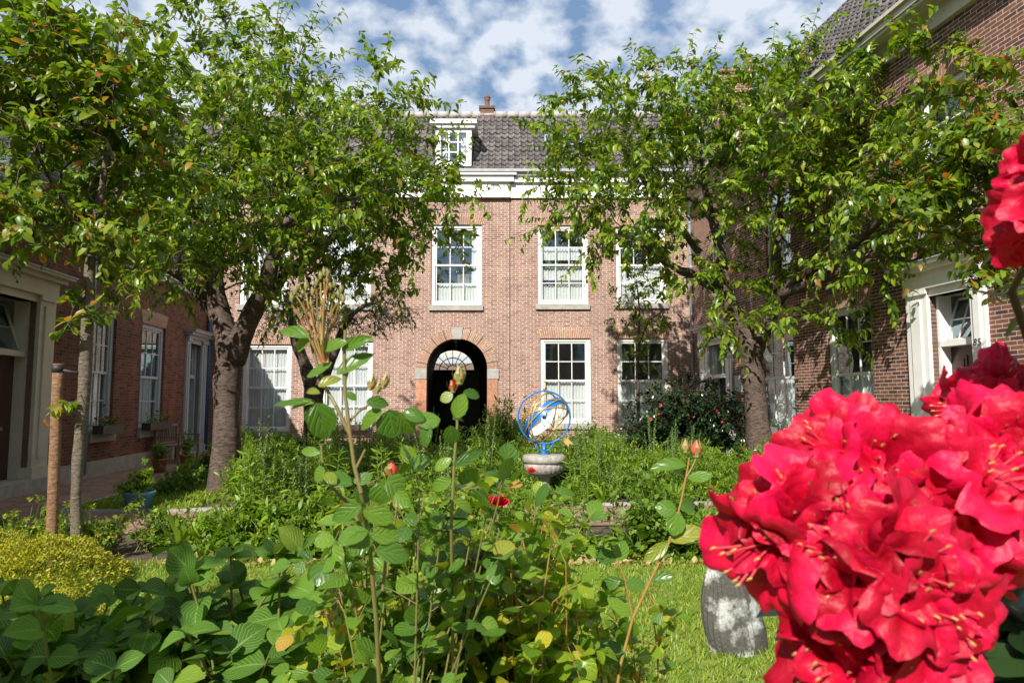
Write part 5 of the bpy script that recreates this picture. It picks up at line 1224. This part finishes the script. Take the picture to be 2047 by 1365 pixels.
sc = P(1088, 834, UY); arm = thing('armillary_sphere', 'blue and gold armillary sphere sundial mounted on the stone urn', 'sundial', (uc.x, uc.y, uz)); Rm = 52 * s_
def ring(c, n_, r, tr, k=48, sq=1.0):
    n_ = V(n_).normalized(); a = n_.orthogonal().normalized(); b = n_.cross(a); q = MB(); q.tube([c + a * r * cos(g_) + b * r * sin(g_) for g_ in np.linspace(0, 2 * pi, k + 1)], tr, 8, cap=False); return q
ring(sc, (.08, -1, 0), Rm, .013).build('meridian_ring', M['blue'], arm)
axv = V((.64, -.30, -.70)).normalized()
for n_, r, k_ in ((axv, Rm * .95, 0), (V((.35, -.62, -.7)), Rm * .955, 1), (V((.75, -.62, -.2)), Rm * .93, 1), (V((.85, -.5, -.2)), Rm * .95, 2), (V((.2, -.35, -.92)), Rm * .94, 3)): ring(sc, n_, r, .0105).build('gold_ring', M['gold'], arm)
a_ = axv.orthogonal().normalized(); b_ = axv.cross(a_); q = MB(); hw = .068
for i in range(60):
    g0_, g1_ = 2 * pi * i / 60, 2 * pi * (i + 1) / 60; e0 = a_ * cos(g0_) + b_ * sin(g0_); e1 = a_ * cos(g1_) + b_ * sin(g1_)
    for rr, mi in ((Rm * .92, 0), (Rm * .905, 1)): q.quad([sc + e0 * rr - axv * hw, sc + e1 * rr - axv * hw, sc + e1 * rr + axv * hw, sc + e0 * rr + axv * hw], None, mi)
    for sg in (-1, 1): q.quad([sc + e0 * Rm * .92 + axv * hw * sg, sc + e1 * Rm * .92 + axv * hw * sg, sc + e1 * Rm * .905 + axv * hw * sg, sc + e0 * Rm * .905 + axv * hw * sg], None, 0)
    if i % 5 == 0:
        for k_ in (-1, 0, 1)[:1 + (i // 5) % 3]:
            m0 = a_ * cos(g0_ + .03 * k_) + b_ * sin(g0_ + .03 * k_); m1 = a_ * cos(g0_ + .03 * k_ + .012) + b_ * sin(g0_ + .03 * k_ + .012); q.quad([sc + m0 * Rm * .902 - axv * .03, sc + m1 * Rm * .902 - axv * .03, sc + m1 * Rm * .902 + axv * .03, sc + m0 * Rm * .902 + axv * .03], None, 2)
q.build('hour_band', [M['blue'], M['dialwhite'], M['black']], arm)
q = MB(); q.tube([sc - axv * Rm * 1.12, sc + axv * Rm * 1.2], .008, 8); e_ = sc + axv * Rm * 1.1
tp_ = sc - axv * Rm * 1.12; q.lathe(tp_, [(.03, 0), (.002, .09)], 10, axis=-axv)
for k_ in range(3):
    sd_ = (a_ * cos(k_ * 2.09) + b_ * sin(k_ * 2.09)) * .05; q.quad([e_, e_ + axv * .05 + sd_, e_ + axv * .17 + sd_, e_ + axv * .12]); 
q.build('gnomon_arrow', M['gold'], arm)
q = MB(); q.lathe(sc, [(.0, -.035), (.025, -.025), (.035, 0), (.025, .025), (0, .035)], 14); q.build('globe', M['blue'], arm)
q = MB(); q.lathe(V((sc.x, sc.y, sc.z + Rm)), [(.012, 0), (.02, .02), (.02, .05), (.008, .07), (.01, .15), (.002, .2)], 12); q.build('finial', M['gold'], arm)
q = MB(); q.lathe(V((uc.x, uc.y, uz)), [(.09, 0), (.088, .012), (.03, .02), (.022, .05), (.035, .075), (.02, .09), (.03, sc.z - Rm - uz)], 18)
for sg in (-1, 1): q.tube([V((uc.x, uc.y, uz + .07)), V((uc.x + sg * .06, uc.y, uz + .065)), V((uc.x + sg * .10, uc.y, uz + .10)), V((sc.x + sg * .15, uc.y, sc.z - Rm * .93))], .010, 8)
q.build('stand', M['blue'], arm)
# ================================================================== roses, foreground
YQ = 1.35
def cane(tb, pts, r0, r1, Y):
    pts = [np.array(P(a, b, Y + (c if c else 0))) for a, b, c in pts]; n = len(pts)
    for i in range(n - 1):
        a, b = pts[i], pts[i + 1]; ra = r0 + (r1 - r0) * i / (n - 1); rb_ = r0 + (r1 - r0) * (i + 1) / (n - 1); tb.add(a, (a + b) / 2, b, ra, rb_, m=2, k=8)
def pxleaf(lv, L, Y):
    for bx, by, tx, ty, w, *o in L:
        dy = o[0] if o else random.uniform(-.03, .03); a = np.array(P(bx, by, Y)); b = np.array(P(tx, ty, Y + dy)); d = b - a; l = np.linalg.norm(d)
        tilt = np.array([random.uniform(-.5, .5), -1.0, random.uniform(.1, .9)]); lv.add(a, d, tilt, l, w / F * Y / .86)
rs1 = thing('rose_bush', 'tall rose with large glossy leaves and a fan of buds in the centre foreground', 'rose bush', (P(745, 1365, YQ).x, YQ, 0))
tb = Tubes()
cane(tb, [(790, 2300, .3), (765, 1500, .2), (752, 1240, .1), (738, 1080, .05), (722, 985, 0), (708, 930, 0), (700, 870, 0), (690, 790, 0), (688, 720, 0), (690, 660, 0)], .0052, .0032, YQ)
cane(tb, [(700, 870, 0), (672, 812, 0), (648, 770, .02), (625, 700, .02), (616, 660, .02)], .004, .0026, YQ); cane(tb, [(690, 850, 0), (720, 820, .02), (742, 806, .03), (750, 790, .03)], .003, .002, YQ)
cane(tb, [(712, 935, 0), (722, 915, 0), (730, 898, 0)], .003, .002, YQ); cane(tb, [(690, 760, 0), (700, 730, .01), (712, 705, .02)], .003, .002, YQ)
cane(tb, [(905, 2200, .6), (905, 1250, .4), (902, 1050, .3), (908, 920, .3), (914, 850, .3), (912, 800, .3)], .0045, .0028, YQ)
cane(tb, [(745, 1100, .05), (700, 1010, .05), (660, 970, .05), (645, 930, .05), (642, 890, .05)], .004, .0025, YQ); cane(tb, [(765, 1180, .1), (775, 1080, .1), (782, 1010, .1), (783, 960, .1)], .0035, .0025, YQ)
tb.build('canes', M['cane'], rs1)
tb = Tubes(); buds = [(583, 597), (592, 580), (606, 590), (612, 575), (625, 585), (633, 565), (641, 553), (648, 545), (655, 560), (660, 575), (668, 570), (676, 590), (682, 580), (686, 600), (622, 610), (645, 605), (655, 548)]
for i, (bx, by) in enumerate(buds):
    a = np.array(P(640 + (bx - 640) * .35, 690 - random.uniform(0, 25), YQ + random.uniform(-.02, .02))); b = np.array(P(bx, by + 12, YQ + random.uniform(-.03, .03)))
    base = np.array(P(650 + (bx - 640) * .12, 725, YQ)); tb.add(base, (base + a) / 2, a, .0022, .0018, m=2, k=6); c = (a + b) / 2 + rng.normal(0, .006, 3); tb.add(a, c, b, .0018, .0015, m=4, k=6)
tb.build('bud_stalks', M['redcane'], rs1)
def bud(px, py, Y, s, m, parent, open_=0.0, up=(0, 0, 1), name='bud'):
    c = P(px, py, Y); q = MB(); up = V(up).normalized(); q.lathe(c - up * s * .5, [(s * .12, 0), (s * .28, s * .12), (s * .2, s * .25)], 10, axis=up, mi=1)
    q.lathe(c - up * s * .3, [(s * .22, 0), (s * .40, s * .3), (s * .36, s * .6), (s * .16, s * .95), (s * .02, s * 1.15)], 14, axis=up, mod=lambda i, g_: 1 + .12 * sin(3 * g_ + i), mi=0)
    a = up.orthogonal().normalized(); b = up.cross(a)
    for k_ in range(5):
        e = a * cos(k_ * 1.257) + b * sin(k_ * 1.257); f_ = up.cross(e); p0 = c - up * s * .3 + e * s * .25; p1 = c + up * s * .3 + e * s * (.46 + open_ * .5); p2 = c + up * s * (1.1 - open_ * .8) + e * s * (.3 + open_ * .9)
        q.quad([p0 - f_ * s * .16, p0 + f_ * s * .16, p1 + f_ * s * .12, p1 - f_ * s * .12], None, 1); q.quad([p1 - f_ * s * .12, p1 + f_ * s * .12, p2, p2 - f_ * s * .01], None, 1)
    return q.build(name, [m, M['budgreen']], parent)
M['budgreen'] = simple('bud_sepals', (.26, .28, .07), .5, col2=(.34, .22, .09), nscale=40)
for bx, by in buds: bud(bx, by, YQ + random.uniform(-.02, .02), .0115, M['budgreen'], rs1)
for bx, by, s, m in ((742, 770, .022, 'budgreen'), (755, 778, .018, 'budgreen'), (768, 766, .022, 'budgreen')): bud(bx, by, YQ + .03, s, M[m], rs1, up=(.3, 0, 1))
b = bud(783, 944, YQ + .1, .030, M['rose_pink'], rs1, .5); b['label'] = 'opening pink red bud on the middle cane'
b = bud(905, 776, YQ + .3, .024, M['rose_red'], rs1, .3); b['label'] = 'red bud before the dark gateway'
bud(918, 756, YQ + .3, .034, M['budgreen'], rs1, .1)
lv = Leaves()
pxleaf(lv, [(625, 674, 557, 655, 26), (628, 672, 583, 700, 24), (642, 700, 690, 680, 26), (688, 698, 736, 672, 24), (672, 748, 743, 703, 30), (664, 725, 612, 752, 26), (636, 772, 678, 752, 22), (640, 786, 608, 778, 14), (625, 800, 545, 808, 15), (628, 806, 575, 812, 12),
            (632, 805, 655, 878, 55), (628, 810, 622, 862, 34), (765, 822, 714, 852, 38), (778, 818, 788, 876, 55, .02), (800, 825, 822, 870, 34), (732, 803, 776, 806, 24), (712, 800, 692, 782, 14), (830, 842, 880, 838, 42), (848, 840, 806, 818, 26), (905, 788, 880, 800, 22), (925, 785, 962, 790, 20), (912, 836, 926, 788, 30), (905, 838, 930, 835, 18), (900, 850, 905, 890, 30), (860, 850, 845, 890, 26),
            (705, 968, 640, 950, 34), (708, 975, 742, 1000, 36), (708, 965, 745, 948, 24), (765, 962, 760, 1010, 44), (770, 960, 812, 985, 48), (790, 985, 815, 1010, 30), (650, 940, 625, 955, 30), (648, 945, 672, 965, 22), (640, 905, 600, 900, 18), (870, 940, 900, 915, 22), (905, 930, 965, 900, 22), (902, 960, 860, 975, 26), (905, 1000, 950, 1020, 22), (1095, 965, 1072, 1010, 22), (1108, 982, 1152, 984, 18),
            (722, 1010, 660, 1040, 30), (725, 1020, 790, 1040, 34), (735, 1060, 675, 1080, 40), (738, 1062, 700, 1110, 40), (742, 1070, 800, 1062, 38), (750, 1100, 820, 1110, 40)], YQ)
lv.build('leaves', T_ROSE, M['leaf_rose'], rs1)
# lower spreading rose bushes
def rose_low(name_label, region, Y, n, m, canes_from, L=.05, kk=5):
    th = thing('rose_bush', name_label, 'rose bush', (canes_from[0], canes_from[1], 0)); x0, y0, x1, y1 = region; lv = Leaves(); tb = Tubes()
    T_ = np.array([P(rng.uniform(x0, x1), y0 + (y1 - y0) * rng.uniform(0, 1) ** .8, Y + rng.normal(0, .16)) for _ in range(n)]); base = np.array([canes_from[0], canes_from[1], 0.0]) + rng.normal(0, .05, (n, 3)) * np.array([1, 1, 0])
    T_[:, 2] = np.maximum(T_[:, 2], .12)
    C = (base + T_) / 2 + np.column_stack([rng.normal(0, .04, n), rng.normal(0, .04, n), rng.uniform(.0, .1, n)])
    tb.add(base, C, T_, .0045, .002, m=6, k=6)
    for t in np.linspace(.45, 1, 6):
        A = bez(base, C, T_, t); d = nrm(rng.normal(0, 1, A.shape) + np.array([0, -.2, .35])); B = A + d * rng.uniform(.07, .13, (n, 1)); Cc = (A + B) / 2 + np.array([0, 0, .01]); tb.add(A, Cc, B, .0014, .0009, m=2, k=4)
        shoot_leaves(lv, A, Cc, B, kk, L, alpha=62, g=.12, jit=.45, t0=.25, spiral=False); lv.add(B, d, np.tile([0, 0, 1.], (n, 1)) + rng.normal(0, .4, (n, 3)), L * 1.1)
    tb.build('canes', M['redcane'] if m == 'leaf_rose_y' else M['cane'], th); lv.build('leaves', T_ROSE, M[m], th); return th
ra_ = rose_low('spreading rose bush with yellow green leaves at the bottom centre', (630, 1130, 1150, 1380), 2.15, 110, 'leaf_rose_y', (P(880, 1300, 2.25).x, 2.3))
rb2 = rose_low('darker rose bush with one open red bloom left of the urn', (680, 1000, 1150, 1150), 2.7, 60, 'leaf_rose_y', (P(930, 1200, 2.7).x, 2.7))
rd_ = rose_low('glossy green rose bush crowding round the tall rose', (660, 960, 1000, 1140), 1.85, 20, 'leaf_rose', (P(760, 1500, 1.75).x, 1.9), L=.055, kk=4)
re_ = rose_low('glossy rose bush between the tall rose and the long bare cane', (960, 1060, 1180, 1300), 2.0, 22, 'leaf_rose_y', (P(1050, 1500, 2.0).x, 2.1), L=.05, kk=4)
rc_ = rose_low('sparse rose bush on the lawn with long bare reddish cane', (1130, 1180, 1330, 1380), 2.4, 9, 'leaf_rose_y', (P(1230, 1300, 2.4).x, 2.4))
tb = Tubes(); cane(tb, [(1215, 1500, 0), (1240, 1330, 0), (1265, 1235, 0), (1300, 1160, 0), (1335, 1090, 0), (1352, 1040, 0), (1362, 1000, 0), (1372, 950, 0), (1378, 915, 0)], .005, .0025, 2.1); cane(tb, [(1371, 955, 0), (1383, 935, 0), (1392, 915, 0)], .003, .002, 2.1)
cane(tb, [(1265, 1235, 0), (1250, 1160, 0), (1235, 1120, 0)], .003, .002, 2.1); tb.build('long_cane', M['redcane'], rc_)
b1 = bud(1370, 896, 2.1, .030, M['budgreen'], rc_); b2 = bud(1392, 902, 2.1, .040, M['rose_pink'], rc_, .2)
lv = Leaves(); pxleaf(lv, [(1372, 930, 1305, 928, 26), (1345, 925, 1365, 940, 34), (1375, 955, 1425, 950, 22), (1352, 1020, 1312, 1012, 32), (1358, 1012, 1398, 1008, 30), (1352, 1022, 1348, 1070, 36), (1340, 1080, 1405, 1055, 34), (1335, 1085, 1290, 1120, 24), (1300, 1160, 1350, 1150, 18), (1262, 1230, 1215, 1195, 22), (1250, 1170, 1290, 1165, 26), (1240, 1160, 1200, 1170, 24), (1235, 1120, 1250, 1080, 28), (1232, 1118, 1190, 1105, 26), (1268, 1240, 1250, 1275, 34), (1250, 1300, 1200, 1290, 24)], 2.1); lv.build('cane_leaves', T_ROSE, M['leaf_rose'], rc_)
# open red rose
def rose_bloom(px, py, Y, s, m, parent, label=None):
    c = np.array(P(px, py, Y)); v = []; f = []; up = np.array([0.1, -.30, .93])
    up /= np.linalg.norm(up); a = nrm(np.cross(up, [0, 1, .1])); b = np.cross(up, a); off = 0
    for L in range(5):
        r0 = s * (.18 + .17 * L); hgt = s * (1.25 - .12 * L); npet = 3 + L
        for k_ in range(npet):
            az_ = k_ * 2 * pi / npet + L * .9; wdt = 2 * pi / npet * .75; nu_, nv2 = 7, 5
            for j in range(nv2):
                t = j / (nv2 - 1)
                for i in range(nu_):
                    u = i / (nu_ - 1) * 2 - 1; g_ = az_ + u * wdt; rr = r0 * (.35 + .75 * t ** .7) * (1 + .10 * (L > 1) * t * t * (1 - u * u)) + s * .06 * L * t ** 4; z = -s * .35 + hgt * t * (1 - .22 * u * u) - s * .05 * L * t * t + s * .02 * sin(5 * u + k_)
                    v.append(c + (a * cos(g_) + b * sin(g_)) * rr + up * z)
            f += [(off + j * nu_ + i, off + j * nu_ + i + 1, off + (j + 1) * nu_ + i + 1, off + (j + 1) * nu_ + i) for j in range(nv2 - 1) for i in range(nu_ - 1)]; off += nu_ * nv2
    o = np_mesh('rose_bloom', v, np.array(f), m, parent, smooth=True)
    if label: o['label'] = label
rose_bloom(995, 1003, 2.5, .034, M['rose_red'], rb2, 'fully open deep red rose'); rose_bloom(1062, 941, 2.6, .016, M['rose_pink'], rb2, 'small salmon red rose before the urn')
tb = Tubes(); cane(tb, [(930, 1300, .2), (960, 1150, .1), (985, 1080, 0), (994, 1020, 0)], .004, .0025, 2.5); cane(tb, [(1040, 1250, .2), (1060, 1100, .1), (1070, 1020, .1), (1063, 955, .1)], .0035, .002, 2.5); tb.build('flower_stalks', M['cane'], rb2)
# ================================================================== hydrangea bushes lower left
def hydrangea(label, region, Y, n, base, L=.105, kk=6):
    th = thing('hydrangea_bush', label, 'hydrangea', (base[0], base[1], 0)); x0, y0, x1, y1 = region; lv = Leaves(); tb = Tubes()
    T_ = np.array([P(rng.uniform(x0, x1), rng.uniform(y0, y1), Y + rng.normal(0, .22)) for _ in range(n)]); T_[:, 2] = np.clip(T_[:, 2], .25, None); B0 = np.array([base[0], base[1], 0.0]) + rng.normal(0, .12, (n, 3)) * np.array([1, 1, 0]); C = (B0 + T_) / 2 + np.array([0, 0, .1]) + rng.normal(0, .04, (n, 3)); tb.add(B0, C, T_, .006, .004, m=6, k=6); tb.build('stems', M['cane'], th)
    T0 = nrm(T_ - C)
    for lev in range(3):   # opposite pairs turned by 90 degrees
        t = 1 - lev * .13; A = bez(B0, C, T_, t)
        for s in range(2 if lev else 2):
            for sg in (1, -1):
                ph = lev * pi / 2 + s * pi / 2 * 0 + rng.uniform(-.2, .2, n) + (0 if s == 0 else pi / 2); 
                if s == 1 and lev > 0: continue
                d = np.column_stack([np.cos(ph) * sg, np.sin(ph) * sg, np.full(n, .45 - .25 * lev)]) + rng.normal(0, .3, (n, 3)); l = L * (1 - .25 * s if lev == 0 else 1.0 + .12 * lev) * rng.uniform(.6, 1.15, n)
                lv.add(A, d, np.tile([-.15, -.55, 1.], (n, 1)) + rng.normal(0, .35, (n, 3)), l)
    lv.build('leaves', T_HYD, M['leaf_hyd'], th); return th
hydrangea('dark hydrangea with large ribbed leaves in the bottom left corner', (-60, 1175, 420, 1500), 2.6, 100, (P(150, 1300, 2.5).x, 2.6))
hydrangea('brighter hydrangea stems with large ribbed leaves at the lawn edge, right of the dark one', (330, 1095, 640, 1430), 2.5, 34, (P(480, 1300, 2.5).x, 2.55))
# ================================================================== lawn grass and ground cover
n = 90000; gx = rng.uniform(-4.6, 4.2, n); gy = 3.0 + 3.5 * rng.uniform(0, 1, n); lv = Leaves(); a = rng.uniform(0, 6.28, n)
dd = np.column_stack([np.cos(a) * .5, np.sin(a) * .5, np.ones(n)]) + rng.normal(0, .2, (n, 3)); lv.add(np.column_stack([gx, gy, np.zeros(n)]), dd, np.column_stack([-np.cos(a), -np.sin(a), np.full(n, .5)]), rng.uniform(.03, .075, n), .024)
o = lv.build('grass', template([0, .5, 1], [0, .16, 0], .1, .3), M['grass'], None); o['kind'] = 'stuff'; tag(o, 'short bright green lawn grass', 'grass')
n = 12000; lv = Leaves(); gy = rng.uniform(9.3, 14, n); gx = rng.uniform(-6.0, -4.4, n) * (gy / gy); a = rng.uniform(0, 6.28, n); dd = np.column_stack([np.cos(a) * .5, np.sin(a) * .5, np.ones(n)]) + rng.normal(0, .2, (n, 3)); lv.add(np.column_stack([gx, gy, np.zeros(n)]), dd, np.column_stack([-np.cos(a), -np.sin(a), np.full(n, .5)]), rng.uniform(.06, .16, n), .05)
o = lv.build('grass_verge', template([0, .5, 1], [0, .16, 0], .1, .3), M['grass'], None); o['kind'] = 'stuff'; tag(o, 'tufty grass verge left of the cherry trunk', 'grass')
def cover(x0, x1, y0, y1, n, name, label, m='leaf_mid', h=.22):
    lv = Leaves(); x = rng.uniform(x0, x1, n); y = rng.uniform(y0, y1, n); z = h * rng.uniform(.1, 1, n) * (.6 + .4 * np.sin(x * 5.1) * np.cos(y * 4.3)); k = (np.hypot(x - uc.x, y - uc.y) > .25)
    lv.add(np.column_stack([x, y, z])[k], rng.normal(0, 1, (k.sum(), 3)) + np.array([0, 0, .3]), rng.normal(0, .5, (k.sum(), 3)) + np.array([0, 0, 1.]), rng.uniform(.04, .09, k.sum())); o = lv.build(name, T_OV, M[m], None); tag(o, label, 'ground cover', kind='stuff')
cover(-4.3, 5.6, 10.4, 17.2, 42000, 'ground_cover', 'mass of low green ground cover filling the far bed', h=.34)
cover(-3.0, 5.4, 6.45, 7.3, 9000, 'ground_cover', 'low green ground cover along the front bed', h=.2)
cover(-3.2, 4.6, 6.3, 6.75, 1500, 'dry_leaves', 'dry straw coloured leaves along the edge between lawn and bed', m='straw', h=.05)
cover(-5.9, -4.2, 6.2, 7.3, 1500, 'ground_cover', 'low ground cover at the left end of the front bed', h=.15)

# ================================================================== red rhododendron, right foreground
def blossom_mesh(seed, s=.070):
    r_ = np.random.default_rng(seed); nu_, nv2 = 75, 11; v = []; ph = r_.uniform(0, 6.28, 6)
    for j in range(nv2):
        t = j / (nv2 - 1)
        for i in range(nu_):
            g_ = 2 * pi * i / nu_; lobe = abs(cos(2.5 * g_ + .4)); l2 = 1 - .30 * (1 - lobe) ** 2.2 * max(0, (t - .25)) / .75
            flare = s * (.14 + 1.05 * t ** 1.25) * l2
            z = s * (1.05 * t ** .75) - s * .35 * t ** 5
            z += s * .14 * t ** 2 * sin(5 * g_ + ph[0] + 3 * t) + s * .045 * t ** 3 * sin(19 * g_ + ph[1]) + s * .15 * t * sin(3 * g_ + ph[2]); z += s * .12 * (t ** 2) * (1 - lobe) ** 2
            flare *= 1 + .07 * t * sin(13 * g_ + ph[3]) + .1 * t * sin(2 * g_ + ph[4])
            v.append((flare * cos(g_), flare * sin(g_), z))
    f = [(j * nu_ + i, j * nu_ + (i + 1) % nu_, (j + 1) * nu_ + (i + 1) % nu_, (j + 1) * nu_ + i) for j in range(nv2 - 1) for i in range(nu_)]
    v = np.array(v); nf = len(f); P0 = np.zeros((9, 3)); aa = np.arange(9) * .7; rad_ = s * (.20 + .18 * r_.uniform(0, 1, 9)); P2 = np.column_stack([rad_ * np.cos(aa), rad_ * np.sin(aa), s * r_.uniform(.9, 1.25, 9)]); P2[0] *= 1.15; P1 = P2 * np.array([.3, .3, .6]); v2, f2 = curve_tubes(P0, P1, P2, s * .022, s * .016, m=4, k=5)
    v3, f3 = curve_tubes(P2 - np.array([0, 0, s * .03]), P2, P2 + np.array([s * .02, 0, s * .05]), s * .022, s * .018, m=1, k=5)
    V_ = np.concatenate([v, v2, v3]); F_ = np.concatenate([np.array(f), f2 + len(v), f3 + len(v) + len(v2)]); mi = np.concatenate([np.zeros(nf), np.ones(len(f2)), np.full(len(f3), 2)])
    return V_, F_, mi
rh = thing('rhododendron_bush', 'red flowering rhododendron close up, filling the right foreground', 'rhododendron', (1.25, 1.0, 0))
bm = []
for sd_ in range(5):
    V_, F_, mi = blossom_mesh(sd_); o = np_mesh('blossom', V_, F_, [M['rhodo'], M['stamen'], M['anther']], None, smooth=True, midx=mi); bm.append(o.data); bpy.data.objects.remove(o)
trusses = [(1560, 1040, .86, 100, 7), (1690, 930, .90, 100, 7), (1690, 1130, .80, 115, 8), (1850, 1000, .88, 115, 8), (1795, 1190, .80, 110, 8), (1695, 1310, .84, 100, 7), (1790, 1350, .86, 100, 7), (1975, 900, .92, 105, 7), (1990, 1005, .95, 75, 5), (1970, 792, 1.15, 80, 7), (2085, 430, .9, 55, 5), (2095, 320, .95, 45, 3)]
hub = V((1.15, 1.25, .9))
for ti, (px, py, Y, rp, nbl) in enumerate(trusses):
    px += 45 * (ti < 9) - 40 * (ti in (4, 6)) + 15 * (ti >= 9); py += 12; nbl = max(3, nbl - 1)
    c = P(px, py, Y); rad_ = rp / F * Y
    q = MB(); back = c + V((.06, .16, -.07)); q.tube([c, (c + back) / 2, back, back.lerp(hub, .6)], [.004, .005, .006, .008], 8); tr = q.build('flower_truss', M['twig'], rh)
    view = (V((0, 0, EYE)) - c).normalized(); ux = view.cross(V((0, 0, 1))).normalized(); uy = ux.cross(view)
    for k_ in range(nbl):
        g_ = k_ * 2.4 + ti; rr = sqrt((k_ + .3) / nbl) * .95
        d = (view * sqrt(max(.05, 1 - rr * rr * .8)) + ux * rr * cos(g_) + uy * rr * sin(g_)).normalized()
        p = c + (ux * rr * cos(g_) + uy * rr * sin(g_)) * rad_ * .8 + view * rad_ * .35 * (1 - rr) - d * .035
        me = bm[random.randrange(5)]; o = bpy.data.objects.new('blossom', me); COL.objects.link(o); o.parent = tr
        o.location = p - root_loc(rh); e = d.to_track_quat('Z', 'Y'); from mathutils import Quaternion
        o.rotation_mode = 'QUATERNION'; o.rotation_quaternion = e @ Quaternion((0, 0, 1), random.uniform(0, 6.28)); s = random.uniform(.85, 1.15) * (.8 if ti >= 9 else 1); o.scale = (s, s, s * random.uniform(.8, 1.1))
    # whorl of leaves beneath
    if ti in (3, 4, 6, 7, 8, 10, 11):
        pass
tb = Tubes(); lv = Leaves()
Tn = np.array([P(x_, y_, Y_) for x_, y_, Y_ in ((2010, 1150, 1.15), (2060, 1250, 1.1), (1990, 1320, 1.15), (2080, 1050, 1.2), (2125, 570, 1.1), (2120, 450, 1.1), (2100, 800, 1.2), (1900, 1400, 1.1), (2100, 1330, 1.0), (1950, 1250, 1.3), (2040, 960, 1.3), (2000, 1200, 1.35), (2100, 1180, 1.35), (1880, 1100, 1.3), (1760, 1230, 1.25), (1930, 1350, 1.3), (1750, 1050, 1.2), (1650, 1200, 1.15))])
hb = np.array(hub); n = len(Tn); B0 = np.tile([1.7, 1.5, 0.0], (n, 1)) + rng.normal(0, .05, (n, 3)) * np.array([1, 1, 0]); C = (B0 + Tn) / 2 + np.array([.25, .15, -.05]); tb.add(B0, C, Tn, .010, .005, m=8, k=8); tb.build('branches', M['bark_dark'], rh)
for rep in range(2):
    A = Tn - nrm(Tn - C) * .03 * rep
    for k_ in range(6):
        ph = k_ * pi / 3 + rep * .5 + rng.uniform(-.2, .2, n); d = np.column_stack([np.cos(ph), np.sin(ph), np.full(n, -.1)]) + nrm(Tn - C) * .3; lv.add(A, d, np.tile([0, 0, 1.], (n, 1)) + nrm(Tn - C), rng.uniform(.10, .15, n))
lv.build('leaves', T_RH, M['leaf_rhodo'], rh)
for k_ in list(PROTO):
    for e in PROTO[k_]:
        if not e[1]:
            for ch in list(e[0].children): bpy.data.objects.remove(ch)
            bpy.data.objects.remove(e[0])
